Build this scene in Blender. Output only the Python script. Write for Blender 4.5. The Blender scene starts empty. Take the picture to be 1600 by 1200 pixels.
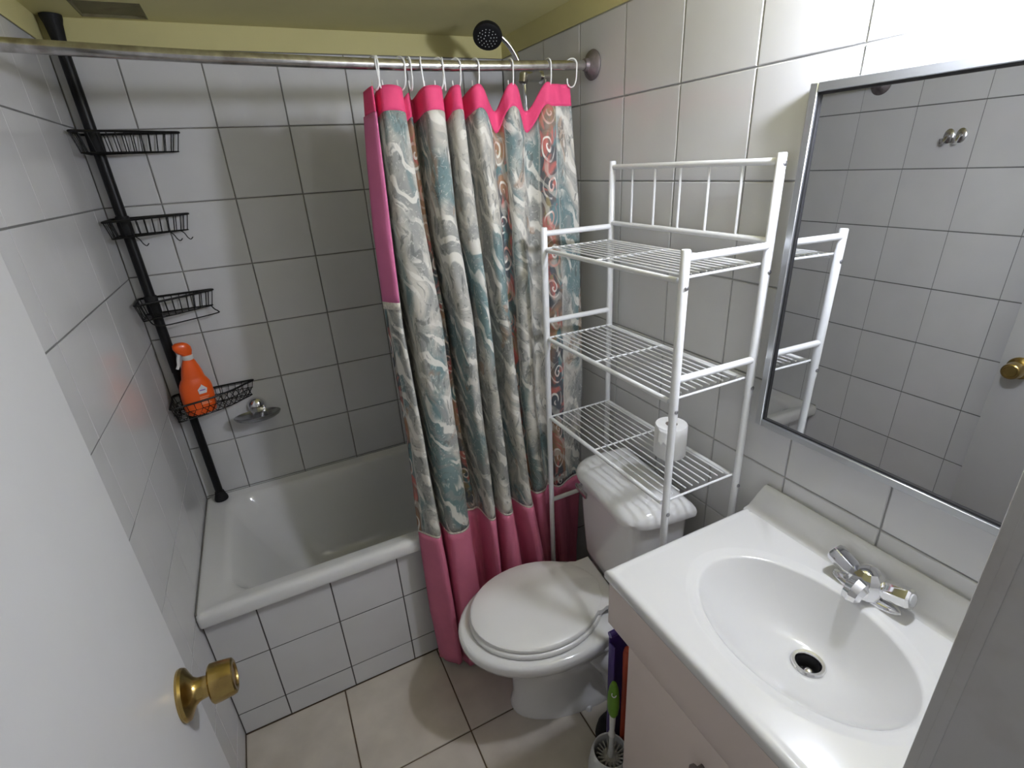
import bpy, bmesh, math, random
from math import pi, sin, cos, radians
from mathutils import Vector, Matrix
random.seed(7)
scene = bpy.context.scene
COL = scene.collection

# ------------------------------------------------------------------ camera
cd = bpy.data.cameras.new('camera'); cam = bpy.data.objects.new('camera', cd); COL.objects.link(cam)
cd.sensor_width = 36.0; cd.sensor_fit = 'HORIZONTAL'; cd.lens = 793.44 / 1600 * 36.0
cd.clip_start = 0.01
R0 = Vector((0.89343741, -0.44578797, -0.05516061))
R1 = Vector((-0.22286283, -0.33330025, -0.91610213))
R2 = Vector((0.39000226, 0.83077316, -0.39713248))
CAM = Vector((0.36672, -1.90117, 1.57884))
m = Matrix.Identity(4)
for i in range(3):
    m[i][0] = R0[i]; m[i][1] = -R1[i]; m[i][2] = -R2[i]; m[i][3] = CAM[i]
cam.matrix_world = m
scene.camera = cam

# ------------------------------------------------------------------ world, exposure
wd = bpy.data.worlds.new('hallway_light'); scene.world = wd; wd.use_nodes = True
wd.node_tree.nodes['Background'].inputs[0].default_value = (1.0, 0.985, 0.97, 1)
wd.node_tree.nodes['Background'].inputs[1].default_value = 0.14
LAMP_STRENGTH = 265.0
vs = scene.view_settings
vs.view_transform = 'Standard'; vs.look = 'None'; vs.exposure = 0.82; vs.gamma = 1.0
vs.use_curve_mapping = False

# ------------------------------------------------------------------ dimensions (metres)
W = 1.297            # room width
CEIL = 1.985
TILE_TOP = 1.922
YF = -1.8115          # inner face of the front wall
TUB_Z = 0.522
TUB_Y = -0.615

# ------------------------------------------------------------------ materials
MATS = {}
def new_mat(name):
    mt = bpy.data.materials.new(name); mt.use_nodes = True
    nt = mt.node_tree; b = nt.nodes['Principled BSDF']
    return mt, nt, b
def mat(name, col, rough=0.5, metal=0.0, noise=0.0, nscale=20.0, bump=0.0, bscale=60.0, rnd=0.0, spec=0.5, coat=0.0, dirt=None, dscale=3.0, damount=0.3):
    mt, nt, b = new_mat(name)
    N, L = nt.nodes, nt.links
    b.inputs['Base Color'].default_value = (*col, 1)
    b.inputs['Roughness'].default_value = rough
    b.inputs['Metallic'].default_value = metal
    b.inputs['Specular IOR Level'].default_value = spec
    if coat: b.inputs['Coat Weight'].default_value = coat; b.inputs['Coat Roughness'].default_value = 0.08
    tc = N.new('ShaderNodeTexCoord'); geo = N.new('ShaderNodeNewGeometry')
    sock = None
    if noise or dirt:
        nz = N.new('ShaderNodeTexNoise'); nz.inputs['Scale'].default_value = nscale; nz.inputs['Detail'].default_value = 5
        L.new(geo.outputs['Position'], nz.inputs['Vector'])
        hsv = N.new('ShaderNodeHueSaturation'); hsv.inputs['Color'].default_value = (*col, 1)
        mr = N.new('ShaderNodeMapRange'); mr.inputs[1].default_value = 0.25; mr.inputs[2].default_value = 0.75
        mr.inputs[3].default_value = 1 - noise; mr.inputs[4].default_value = 1 + noise
        L.new(nz.outputs['Fac'], mr.inputs[0]); L.new(mr.outputs[0], hsv.inputs['Value'])
        sock = hsv.outputs[0]
        if dirt:
            n2 = N.new('ShaderNodeTexNoise'); n2.inputs['Scale'].default_value = dscale; n2.inputs['Detail'].default_value = 7
            L.new(geo.outputs['Position'], n2.inputs['Vector'])
            r2 = N.new('ShaderNodeMapRange'); r2.inputs[1].default_value = 0.5; r2.inputs[2].default_value = 0.72
            r2.inputs[3].default_value = 0; r2.inputs[4].default_value = damount
            L.new(n2.outputs['Fac'], r2.inputs[0])
            mx = N.new('ShaderNodeMix'); mx.data_type = 'RGBA'
            L.new(r2.outputs[0], mx.inputs[0]); L.new(sock, mx.inputs[6]); mx.inputs[7].default_value = (*dirt, 1)
            sock = mx.outputs[2]
    if rnd:
        oi = N.new('ShaderNodeObjectInfo'); mr = N.new('ShaderNodeMapRange')
        mr.inputs[3].default_value = 1 - rnd; mr.inputs[4].default_value = 1 + rnd
        L.new(oi.outputs['Random'], mr.inputs[0])
        h2 = N.new('ShaderNodeHueSaturation'); L.new(mr.outputs[0], h2.inputs['Value'])
        if sock: L.new(sock, h2.inputs['Color'])
        else: h2.inputs['Color'].default_value = (*col, 1)
        sock = h2.outputs[0]
    if sock: L.new(sock, b.inputs['Base Color'])
    if bump:
        nb = N.new('ShaderNodeTexNoise'); nb.inputs['Scale'].default_value = bscale; nb.inputs['Detail'].default_value = 3
        L.new(geo.outputs['Position'], nb.inputs['Vector'])
        bp = N.new('ShaderNodeBump'); bp.inputs['Strength'].default_value = bump; bp.inputs['Distance'].default_value = 0.002
        L.new(nb.outputs['Fac'], bp.inputs['Height']); L.new(bp.outputs[0], b.inputs['Normal'])
    MATS[name] = mt
    return mt

mat('wall_tile', (0.645, 0.645, 0.65), 0.13, noise=0.03, nscale=7, bump=0.06, bscale=25, rnd=0.02, spec=0.35)
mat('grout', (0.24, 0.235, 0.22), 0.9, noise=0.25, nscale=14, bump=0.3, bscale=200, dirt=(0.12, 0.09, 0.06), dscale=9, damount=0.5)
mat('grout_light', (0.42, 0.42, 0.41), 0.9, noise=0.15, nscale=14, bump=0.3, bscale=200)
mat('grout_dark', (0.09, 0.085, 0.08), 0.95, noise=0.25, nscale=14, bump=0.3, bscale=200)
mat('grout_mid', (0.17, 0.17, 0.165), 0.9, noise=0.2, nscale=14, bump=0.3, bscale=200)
mat('grout_floor', (0.13, 0.09, 0.055), 0.95, noise=0.35, nscale=25, bump=0.3, bscale=200)
mat('yellow_paint', (0.63, 0.58, 0.275), 0.75, noise=0.05, nscale=5, bump=0.15, bscale=90)
mat('floor_tile', (0.57, 0.52, 0.455), 0.35, noise=0.13, nscale=9, bump=0.12, bscale=30, rnd=0.03, dirt=(0.46, 0.39, 0.31), dscale=5, damount=0.4)
mat('plaster', (0.62, 0.61, 0.59), 0.85, noise=0.04, nscale=6, bump=0.2, bscale=120)
mat('enamel', (0.74, 0.74, 0.735), 0.12, noise=0.02, nscale=4, coat=0.3)
mat('porcelain', (0.80, 0.80, 0.795), 0.10, noise=0.015, nscale=5, coat=0.4)
mat('seat_plastic', (0.86, 0.855, 0.84), 0.28, noise=0.015, nscale=5)
mat('cultured_marble', (0.70, 0.70, 0.695), 0.16, noise=0.012, nscale=5, coat=0.3)
mat('laminate', (0.74, 0.64, 0.59), 0.45, noise=0.03, nscale=8)
mat('white_metal', (0.80, 0.81, 0.82), 0.30, noise=0.03, nscale=30)
mat('white_plastic', (0.80, 0.80, 0.78), 0.35, noise=0.02, nscale=30)
mat('clear_grey_plastic', (0.62, 0.63, 0.63), 0.4, noise=0.03, nscale=30)
mat('bristle', (0.45, 0.43, 0.40), 0.8, noise=0.2, nscale=150, bump=0.5, bscale=400)
mat('door_paint', (0.52, 0.52, 0.52), 0.45, noise=0.025, nscale=5, bump=0.12, bscale=40)
mat('frame_paint', (0.46, 0.455, 0.455), 0.55, noise=0.06, nscale=9, bump=0.2, bscale=60, dirt=(0.25, 0.20, 0.16), dscale=14, damount=0.35)
mat('chrome', (0.80, 0.80, 0.82), 0.07, 1.0, noise=0.03, nscale=20)
mat('worn_chrome', (0.62, 0.61, 0.61), 0.22, 1.0, noise=0.22, nscale=60, dirt=(0.24, 0.20, 0.18), dscale=26, damount=0.7)
mat('rusty_chrome', (0.23, 0.20, 0.20), 0.5, 0.7, noise=0.2, nscale=80, bump=0.3, bscale=200)
mat('dull_chrome', (0.36, 0.36, 0.37), 0.22, 0.9, noise=0.15, nscale=40)
mat('steel_screw', (0.35, 0.35, 0.37), 0.35, 0.9, noise=0.1, nscale=200)
mat('brass', (0.46, 0.33, 0.12), 0.24, 1.0, noise=0.10, nscale=30, dirt=(0.28, 0.17, 0.07), dscale=35, damount=0.5)
mat('aluminium', (0.58, 0.60, 0.62), 0.32, 0.9, noise=0.03, nscale=30)
mat('black_gasket', (0.02, 0.02, 0.022), 0.5, noise=0.1, nscale=50)
mat('mirror_silver', (0.74, 0.75, 0.75), 0.008, 1.0, noise=0.008, nscale=3)
mat('black_metal', (0.006, 0.006, 0.0065), 0.42, noise=0.2, nscale=60, spec=0.3)
mat('black_rubber', (0.009, 0.009, 0.010), 0.65, noise=0.2, nscale=60, spec=0.3)
mat('orange_plastic', (0.86, 0.115, 0.012), 0.30, noise=0.04, nscale=15)
mat('label_white', (0.80, 0.78, 0.80), 0.5, noise=0.05, nscale=90)
mat('label_purple', (0.25, 0.12, 0.40), 0.5, noise=0.05, nscale=90)
mat('label_pale', (0.92, 0.50, 0.32), 0.5, noise=0.05, nscale=90)
mat('hot_pink', (0.74, 0.062, 0.185), 0.75, noise=0.07, nscale=30, bump=0.3, bscale=500)
mat('soft_pink', (0.60, 0.165, 0.265), 0.8, noise=0.06, nscale=20, bump=0.25, bscale=400)
mat('flap_pink', (0.62, 0.16, 0.33), 0.8, noise=0.05, nscale=20, bump=0.25, bscale=400)
mat('lace', (0.66, 0.62, 0.54), 0.85, noise=0.25, nscale=160, bump=0.6, bscale=300)
mat('paper', (0.86, 0.86, 0.85), 0.9, noise=0.02, nscale=40, bump=0.25, bscale=160)
mat('cardboard', (0.38, 0.33, 0.28), 0.9, noise=0.08, nscale=60)
mat('purple_plastic', (0.055, 0.028, 0.19), 0.32, noise=0.08, nscale=20)
mat('red_plastic', (0.42, 0.055, 0.02), 0.42, noise=0.08, nscale=25)
mat('green_plastic', (0.13, 0.30, 0.02), 0.38, noise=0.05, nscale=30)
mat('drain_dark', (0.03, 0.03, 0.03), 0.5, noise=0.2, nscale=60)
mat('rust_panel', (0.19, 0.17, 0.085), 0.8, noise=0.15, nscale=18, dirt=(0.10, 0.035, 0.02), dscale=13, damount=0.85)

# lamp glass
mt, nt, b = new_mat('lamp_glow')
b.inputs['Base Color'].default_value = (0.9, 0.9, 0.9, 1)
b.inputs['Emission Color'].default_value = (0.835, 0.87, 1.0, 1)
b.inputs['Emission Strength'].default_value = LAMP_STRENGTH
MATS['lamp_glow'] = mt

# printed curtain cloth: scrolls, acanthus leaves and ribbons in stripes that run down the cloth
STRIPES = []
def curtain_material():
    mt, nt, b = new_mat('curtain_print'); N, L = nt.nodes, nt.links
    b.inputs['Roughness'].default_value = 0.85; b.inputs['Specular IOR Level'].default_value = 0.2
    uv = N.new('ShaderNodeUVMap'); uv.uv_map = 'cloth'
    def math_(op, a, c=None, d=None):
        n = N.new('ShaderNodeMath'); n.operation = op
        for k, v in enumerate((a, c, d)):
            if v is None: continue
            if isinstance(v, (int, float)): n.inputs[k].default_value = v
            else: L.new(v, n.inputs[k])
        return n.outputs[0]
    def noise(scale, detail=4, vec=None, dist=0.0):
        n = N.new('ShaderNodeTexNoise'); n.inputs['Scale'].default_value = scale; n.inputs['Detail'].default_value = detail
        n.inputs['Distortion'].default_value = dist
        L.new(vec or uv.outputs[0], n.inputs['Vector']); return n.outputs['Fac']
    def ramp(v, lo, hi):
        n = N.new('ShaderNodeMapRange'); n.interpolation_type = 'SMOOTHSTEP'
        L.new(v, n.inputs[0]); n.inputs[1].default_value = lo; n.inputs[2].default_value = hi
        return n.outputs[0]
    def mix(f, a, c):
        n = N.new('ShaderNodeMix'); n.data_type = 'RGBA'
        L.new(f, n.inputs[0])
        for k, v in ((6, a), (7, c)):
            if isinstance(v, tuple): n.inputs[k].default_value = (*v, 1)
            else: L.new(v, n.inputs[k])
        return n.outputs[2]
    sep = N.new('ShaderNodeSeparateXYZ'); L.new(uv.outputs[0], sep.inputs[0]); U, V = sep.outputs[0], sep.outputs[1]
    # bent coordinates: leaves curl and run down the cloth
    bend = N.new('ShaderNodeTexNoise'); bend.inputs['Scale'].default_value = 9; bend.inputs['Detail'].default_value = 1; L.new(uv.outputs[0], bend.inputs['Vector'])
    bs = N.new('ShaderNodeVectorMath'); bs.operation = 'MULTIPLY_ADD'; L.new(bend.outputs['Color'], bs.inputs[0])
    bs.inputs[1].default_value = (0.09, 0.09, 0); L.new(uv.outputs[0], bs.inputs[2])
    mp = N.new('ShaderNodeMapping'); mp.inputs['Scale'].default_value = (1.0, 0.55, 1.0); mp.inputs['Rotation'].default_value = (0, 0, 0.35); L.new(bs.outputs[0], mp.inputs[0])
    cream = (0.56, 0.535, 0.475); grey = (0.29, 0.295, 0.28); teal = (0.13, 0.215, 0.225); white = (0.72, 0.70, 0.64)
    dark = (0.095, 0.105, 0.115); rose = (0.46, 0.15, 0.13); tan = (0.33, 0.20, 0.125); olive = (0.25, 0.21, 0.12)
    base = mix(ramp(noise(9, 5, mp.outputs[0], 0.6), 0.40, 0.60), cream, grey)
    base = mix(math_('MULTIPLY', ramp(noise(5.2, 5, mp.outputs[0], 0.5), 0.50, 0.60), 0.85), base, teal)
    # curled acanthus strokes
    wv_ = N.new('ShaderNodeTexWave'); wv_.wave_type = 'RINGS'; wv_.inputs['Scale'].default_value = 8; wv_.inputs['Distortion'].default_value = 7; wv_.inputs['Detail'].default_value = 2.5
    wv_.inputs['Detail Scale'].default_value = 1.4; L.new(mp.outputs[0], wv_.inputs['Vector'])
    leaf = math_('MULTIPLY', ramp(wv_.outputs['Fac'], 0.70, 0.86), ramp(noise(7, 2, uv.outputs[0]), 0.42, 0.52))
    base = mix(math_('MULTIPLY', leaf, 0.85), base, white)
    vein = math_('MULTIPLY', math_('SUBTRACT', 1.0, ramp(wv_.outputs['Fac'], 0.10, 0.22)), ramp(noise(8, 2, mp.outputs[0]), 0.46, 0.56))
    base = mix(math_('MULTIPLY', vein, 0.55), base, grey)
    base = mix(math_('MULTIPLY', ramp(noise(11, 2, mp.outputs[0], 1.0), 0.64, 0.70), 0.6), base, tan)
    ink = ramp(noise(34, 4, mp.outputs[0], 1.6), 0.57, 0.66)
    base = mix(math_('MULTIPLY', ink, 0.65), base, (0.12, 0.13, 0.125))
    fine = ramp(noise(85, 3, bs.outputs[0], 1.0), 0.58, 0.66)
    base = mix(math_('MULTIPLY', fine, 0.4), base, white)
    # scroll stripes
    PU, PV = 0.335, 0.092
    wob = math_('MULTIPLY', math_('SUBTRACT', noise(8, 2), 0.5), 0.035)
    u2 = math_('ADD', U, wob)
    v2 = math_('ADD', V, math_('MULTIPLY', math_('SUBTRACT', noise(7, 2), 0.5), 0.06))
    best = math_('SUBTRACT', u2, STRIPES[0])
    for c_ in STRIPES[1:]:        # signed distance to the nearest stripe centre
        d_ = math_('SUBTRACT', u2, c_)
        k_ = math_('LESS_THAN', math_('ABSOLUTE', d_), math_('ABSOLUTE', best))
        best = math_('ADD', math_('MULTIPLY', d_, k_), math_('MULTIPLY', best, math_('SUBTRACT', 1.0, k_)))
    fu = math_('DIVIDE', best, PU)
    stripe = math_('SUBTRACT', 1.0, ramp(math_('ABSOLUTE', fu), 0.115, 0.135))
    row = math_('DIVIDE', v2, PV)
    side = math_('SUBTRACT', math_('MULTIPLY', math_('MODULO', math_('FLOOR', math_('ADD', row, 40.0)), 2.0), 2.0), 1.0)
    fv = math_('SUBTRACT', math_('FRACT', row), 0.5)
    px = math_('MULTIPLY', math_('ADD', math_('MULTIPLY', fu, PU), math_('MULTIPLY', side, 0.008)), side)
    py = math_('MULTIPLY', fv, PV)
    r = math_('SQRT', math_('ADD', math_('MULTIPLY', px, px), math_('MULTIPLY', py, py)))
    th = math_('ARCTAN2', py, px)
    sp = math_('SINE', math_('SUBTRACT', th, math_('MULTIPLY', r, 300.0)))
    disc = math_('SUBTRACT', 1.0, ramp(r, 0.030, 0.043))
    scroll = math_('MULTIPLY', math_('MULTIPLY', ramp(sp, 0.40, 0.85), disc), ramp(noise(16, 2), 0.38, 0.5))
    ground = mix(ramp(noise(5, 3, uv.outputs[0], 0.5), 0.44, 0.58), dark, tan)
    ground = mix(ramp(noise(10, 3, uv.outputs[0], 0.8), 0.54, 0.64), ground, teal)
    ground = mix(ramp(noise(15, 2, bs.outputs[0], 1.0), 0.52, 0.64), ground, rose)
    ground = mix(ramp(noise(19, 2, mp.outputs[0], 2.0), 0.60, 0.68), ground, olive)
    ground = mix(math_('MULTIPLY', leaf, 0.5), ground, cream)
    scol = mix(ramp(noise(9, 2), 0.46, 0.60), white, (0.55, 0.30, 0.25))
    band = mix(scroll, ground, scol)
    col = mix(stripe, base, band)
    # thin border lines either side of each scroll stripe
    ln = math_('MULTIPLY', ramp(math_('ABSOLUTE', fu), 0.135, 0.142), math_('SUBTRACT', 1.0, ramp(math_('ABSOLUTE', fu), 0.150, 0.157)))
    col = mix(math_('MULTIPLY', ln, 0.6), col, cream)
    L.new(col, b.inputs['Base Color'])
    wv = N.new('ShaderNodeTexNoise'); wv.inputs['Scale'].default_value = 700; L.new(uv.outputs[0], wv.inputs['Vector'])
    bp = N.new('ShaderNodeBump'); bp.inputs['Strength'].default_value = 0.2; bp.inputs['Distance'].default_value = 0.001
    L.new(wv.outputs['Fac'], bp.inputs['Height']); L.new(bp.outputs[0], b.inputs['Normal'])
    MATS['curtain_print'] = mt
# ------------------------------------------------------------------ mesh helpers
def link(name, me, material=None, parent=None, loc=None, smooth=None):
    o = bpy.data.objects.new(name, me); COL.objects.link(o)
    if material: 
        me.materials.clear(); me.materials.append(MATS[material])
    if parent: o.parent = parent
    if loc: o.location = loc
    return o
def finish(bm, name, smooth=True, angle=40):
    bmesh.ops.remove_doubles(bm, verts=bm.verts, dist=1e-6)
    bmesh.ops.recalc_face_normals(bm, faces=bm.faces)
    me = bpy.data.meshes.new(name); bm.to_mesh(me); bm.free()
    if smooth:
        me.shade_smooth() if hasattr(me, 'shade_smooth') else [setattr(p, 'use_smooth', True) for p in me.polygons]
        try: me.set_sharp_from_angle(angle=radians(angle))
        except Exception: pass
    return me
def empty(name, loc=(0, 0, 0), label=None, cat=None, group=None, kind=None):
    o = bpy.data.objects.new(name, None); COL.objects.link(o); o.location = loc; o.empty_display_size = 0.05
    tag(o, label, cat, group, kind); return o
def tag(o, label=None, cat=None, group=None, kind=None):
    if label: o['label'] = label
    if cat: o['category'] = cat
    if group: o['group'] = group
    if kind: o['kind'] = kind
    return o
def a_box(bm, x0, x1, y0, y1, z0, z1, bevel=0.0, seg=2):
    r = bmesh.ops.create_cube(bm, size=1.0)
    vs_ = r['verts']
    for v in vs_:
        v.co = Vector(((x0 + x1) / 2 + v.co.x * (x1 - x0), (y0 + y1) / 2 + v.co.y * (y1 - y0), (z0 + z1) / 2 + v.co.z * (z1 - z0)))
    if bevel:
        es = list({e for v in vs_ for e in v.link_edges})
        bmesh.ops.bevel(bm, geom=es, offset=bevel, segments=seg, profile=0.5, affect='EDGES')
def box(name, material, parent, x0, x1, y0, y1, z0, z1, bevel=0.0, seg=2):
    bm = bmesh.new(); a_box(bm, x0, x1, y0, y1, z0, z1, bevel, seg)
    return link(name, finish(bm, name), material, parent)
def a_tube(bm, pts, r, n=10, closed=False, caps=True):
    pts = [Vector(p) for p in pts]; m_ = len(pts)
    rad = r if isinstance(r, (list, tuple)) else [r] * m_
    rings = []; prev = None
    for i, p in enumerate(pts):
        if closed: t = (pts[(i + 1) % m_] - pts[i - 1])
        else: t = pts[min(i + 1, m_ - 1)] - pts[max(i - 1, 0)]
        t.normalize()
        if prev is None:
            ref = Vector((0, 0, 1)) if abs(t.z) < 0.9 else Vector((1, 0, 0))
            nrm = t.cross(ref).normalized()
        else:
            nrm = (prev - t * prev.dot(t)).normalized()
        prev = nrm; bn = t.cross(nrm)
        rings.append([bm.verts.new(p + (nrm * cos(2 * pi * k / n) + bn * sin(2 * pi * k / n)) * rad[i]) for k in range(n)])
    for i in range(m_ if closed else m_ - 1):
        a, c = rings[i], rings[(i + 1) % m_]
        for k in range(n): bm.faces.new((a[k], a[(k + 1) % n], c[(k + 1) % n], c[k]))
    if caps and not closed:
        bm.faces.new(rings[0][::-1]); bm.faces.new(rings[-1])
def tube(name, material, parent, pts, r, n=10, closed=False):
    bm = bmesh.new(); a_tube(bm, pts, r, n, closed)
    return link(name, finish(bm, name), material, parent)
def a_lathe(bm, prof, n=24, M=None, cap=True):
    M = M or Matrix.Identity(4); rings = []
    for r, z in prof:
        rings.append([bm.verts.new(M @ Vector((max(r, 1e-5) * cos(2 * pi * k / n), max(r, 1e-5) * sin(2 * pi * k / n), z))) for k in range(n)])
    for a, c in zip(rings, rings[1:]):
        for k in range(n): bm.faces.new((a[k], a[(k + 1) % n], c[(k + 1) % n], c[k]))
    if cap: bm.faces.new(rings[0][::-1]); bm.faces.new(rings[-1])
def lathe(name, material, parent, prof, n=24, M=None, angle=40, cap=True):
    bm = bmesh.new(); a_lathe(bm, prof, n, M, cap)
    return link(name, finish(bm, name, True, angle), material, parent)
def a_loft(bm, rings, cap0=True, cap1=True):
    vr = [[bm.verts.new(Vector(p)) for p in r] for r in rings]; n = len(vr[0])
    for a, c in zip(vr, vr[1:]):
        for k in range(n): bm.faces.new((a[k], a[(k + 1) % n], c[(k + 1) % n], c[k]))
    if cap0: bm.faces.new(vr[0][::-1])
    if cap1: bm.faces.new(vr[-1])
def loft(name, material, parent, rings, cap0=True, cap1=True, angle=40):
    bm = bmesh.new(); a_loft(bm, rings, cap0, cap1)
    return link(name, finish(bm, name, True, angle), material, parent)
def axis_matrix(p, d, up=(0, 0, 1)):
    d = Vector(d).normalized(); u = Vector(up)
    if abs(d.dot(u)) > 0.98: u = Vector((1, 0, 0))
    x = u.cross(d).normalized(); y = d.cross(x)
    M = Matrix.Identity(4)
    for i in range(3): M[i][0] = x[i]; M[i][1] = y[i]; M[i][2] = d[i]; M[i][3] = Vector(p)[i]
    return M
def catmull(pts, sub=6, closed=False):
    pts = [Vector(p) for p in pts]; n = len(pts); out = []
    for i in range(n if closed else n - 1):
        if closed: p0, p1, p2, p3 = pts[i - 1], pts[i], pts[(i + 1) % n], pts[(i + 2) % n]
        else: p0, p1, p2, p3 = pts[max(i - 1, 0)], pts[i], pts[i + 1], pts[min(i + 2, n - 1)]
        for k in range(sub):
            t = k / sub
            out.append(0.5 * ((2 * p1) + (p2 - p0) * t + (2 * p0 - 5 * p1 + 4 * p2 - p3) * t * t + (3 * p1 - p0 - 3 * p2 + p3) * t ** 3))
    if not closed: out.append(pts[-1])
    return out
def rrect(x0, x1, y0, y1, r, z, seg=6):
    pts = []
    for cx, cy, a0 in ((x1 - r, y1 - r, 0), (x0 + r, y1 - r, 90), (x0 + r, y0 + r, 180), (x1 - r, y0 + r, 270)):
        for k in range(seg + 1):
            a = radians(a0 + 90 * k / seg); pts.append((cx + r * cos(a), cy + r * sin(a), z))
    return pts

# ------------------------------------------------------------------ tiles
TILE_CACHE = {}
def tile_mesh(w, h, material, t=0.007, ch=0.0016):
    key = (round(w, 4), round(h, 4), material, ch)
    if key in TILE_CACHE: return TILE_CACHE[key]
    me = bpy.data.meshes.new('tile')
    a, c = w / 2, h / 2
    v = [(-a, -c, 0), (a, -c, 0), (a, c, 0), (-a, c, 0), (-a, -c, t - ch), (a, -c, t - ch), (a, c, t - ch), (-a, c, t - ch),
         (-a + ch, -c + ch, t), (a - ch, -c + ch, t), (a - ch, c - ch, t), (-a + ch, c - ch, t)]
    f = [(3, 2, 1, 0), (8, 9, 10, 11)]
    for k in range(4):
        f.append((k, (k + 1) % 4, 4 + (k + 1) % 4, 4 + k)); f.append((4 + k, 4 + (k + 1) % 4, 8 + (k + 1) % 4, 8 + k))
    me.from_pydata(v, [], f); me.materials.append(MATS[material])
    TILE_CACHE[key] = me; return me
def cuts(lo, hi, j0, pitch):
    js = [lo]; k = math.ceil((lo - j0) / pitch + 1e-6)
    while j0 + k * pitch < hi - 0.004:
        if j0 + k * pitch > lo + 0.004: js.append(j0 + k * pitch)
        k += 1
    js.append(hi); return js
def lay_tiles(parent, name, origin, ax, ay, ucuts, vcuts, material, gap=0.0032, skip=None, t=0.007, gap_u=None, ch=0.0016):
    """tiles on the plane origin + u*ax + v*ay; their faces lie on that plane, their backs t behind it"""
    ax, ay = Vector(ax), Vector(ay); nz = ax.cross(ay)
    for u0, u1 in zip(ucuts, ucuts[1:]):
        for v0, v1 in zip(vcuts, vcuts[1:]):
            if skip and skip(u0, u1, v0, v1): continue
            w, h = round(u1 - u0 - (gap if gap_u is None else gap_u), 4), round(v1 - v0 - gap, 4)
            o = link(name, tile_mesh(w, h, material, t, ch), None, parent)
            c = Vector(origin) + ax * (u0 + u1) / 2 + ay * (v0 + v1) / 2 - nz * (t - random.uniform(-0.0004, 0.0003))
            tx = random.gauss(0, 0.0012); ty = random.gauss(0, 0.0012)
            M = Matrix((ax, ay, nz)).transposed().to_4x4() @ Matrix.Rotation(tx, 4, 'X') @ Matrix.Rotation(ty, 4, 'Y')
            M.translation = c
            o.matrix_world = M
G = 0.004   # depth of the joints behind the tile faces

# ------------------------------------------------------------------ room shell
def structure(o, label=None): o['kind'] = 'structure'; o['label'] = label or o.name; return o

fl = structure(box('floor', 'grout_floor', None, -0.1, W + 0.1, -1.93, 0.1, -0.08, -G), 'beige ceramic tiled bathroom floor with brown joints')
lay_tiles(fl, 'floor_tile', (0, 0, 0), (1, 0, 0), (0, 1, 0), cuts(0, W, 0.302, 0.3225), cuts(-1.93, -0.585, -0.909, 0.322), 'floor_tile', gap=0.0042)
for o in fl.children:
    pass

wb = structure(box('wall_back', 'grout', None, -0.1, W + 0.1, G, 0.1, 0, CEIL), 'white square tiled wall behind the bathtub')
rows_b = cuts(0.45, TILE_TOP, 1.7262, 0.2002)
lay_tiles(wb, 'wall_tile', (0, 0, 0), (1, 0, 0), (0, 0, 1), cuts(0, W, 0.1435, 0.2), rows_b, 'wall_tile', gap=0.0034)
box('painted_band', 'yellow_paint', wb, 0, W, -0.001, 0.02, TILE_TOP + 0.001, CEIL)

wl = structure(box('wall_left', 'grout_mid', None, -0.1, -0.0014, -1.93, G, 0, CEIL), 'white square tiled wall beside the open door')
rows_l = cuts(0.0, TILE_TOP, 1.731, 0.2045)
lay_tiles(wl, 'wall_tile', (0, 0, 0), (0, 1, 0), (0, 0, 1), cuts(YF, -0.001, -0.122, 0.2005), rows_l, 'wall_tile', gap=0.0038, gap_u=0.0018, ch=0.0005,
          skip=lambda u0, u1, v0, v1: v1 < 0.45 and u0 > -0.6)
box('painted_band', 'yellow_paint', wl, -0.02, 0.001, YF, 0, TILE_TOP + 0.001, CEIL)

wr = structure(box('wall_right', 'grout_light', None, W + G, W + 0.1, -1.93, G, 0, CEIL), 'white square tiled wall behind the toilet and mirror')
rows_r = cuts(0.0, TILE_TOP, 1.7228, 0.2033)
# u runs along -y so that the tile faces look into the room
lay_tiles(wr, 'wall_tile', (W, 0, 0), (0, -1, 0), (0, 0, 1), cuts(0.001, -YF, 0.9006, 0.2021), rows_r, 'wall_tile', gap=0.0032,
          skip=lambda u0, u1, v0, v1: v1 < 0.45 and u1 < 0.6)
box('painted_band', 'yellow_paint', wr, W - 0.001, W + 0.02, YF, 0, TILE_TOP + 0.001, CEIL)

# ceiling with a square opening over the tub corner
bm = bmesh.new()
hx0, hx1, hy0, hy1 = 0.100, 0.245, -0.166, -0.020
for (x0, x1, y0, y1) in ((-0.1, hx0, -1.93, 0.1), (hx1, W + 0.1, -1.93, 0.1), (hx0, hx1, -1.93, hy0), (hx0, hx1, hy1, 0.1)):
    a_box(bm, x0, x1, y0, y1, CEIL, CEIL + 0.08)
ce = structure(link('ceiling', finish(bm, 'ceiling', False), 'yellow_paint'), 'pale yellow painted ceiling')
bm = bmesh.new()
a_box(bm, hx0, hx1, hy0, hy1, CEIL + 0.006, CEIL + 0.03)
hatch = empty('ceiling_hatch', (0, 0, CEIL), 'small square rust-stained hatch recessed in the yellow ceiling above the shower caddy', 'hatch')
link('panel', finish(bm, 'panel', False), 'rust_panel', hatch).location.z = -CEIL
bm = bmesh.new()
for (x0, x1, y0, y1) in ((hx0, hx0 + 0.003, hy0, hy1), (hx1 - 0.003, hx1, hy0, hy1), (hx0, hx1, hy0, hy0 + 0.003), (hx0, hx1, hy1 - 0.003, hy1)):
    a_box(bm, x0, x1, y0, y1, CEIL - 0.0005, CEIL + 0.018)
link('rim', finish(bm, 'rim', False), 'rust_panel', hatch).location.z = -CEIL

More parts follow.
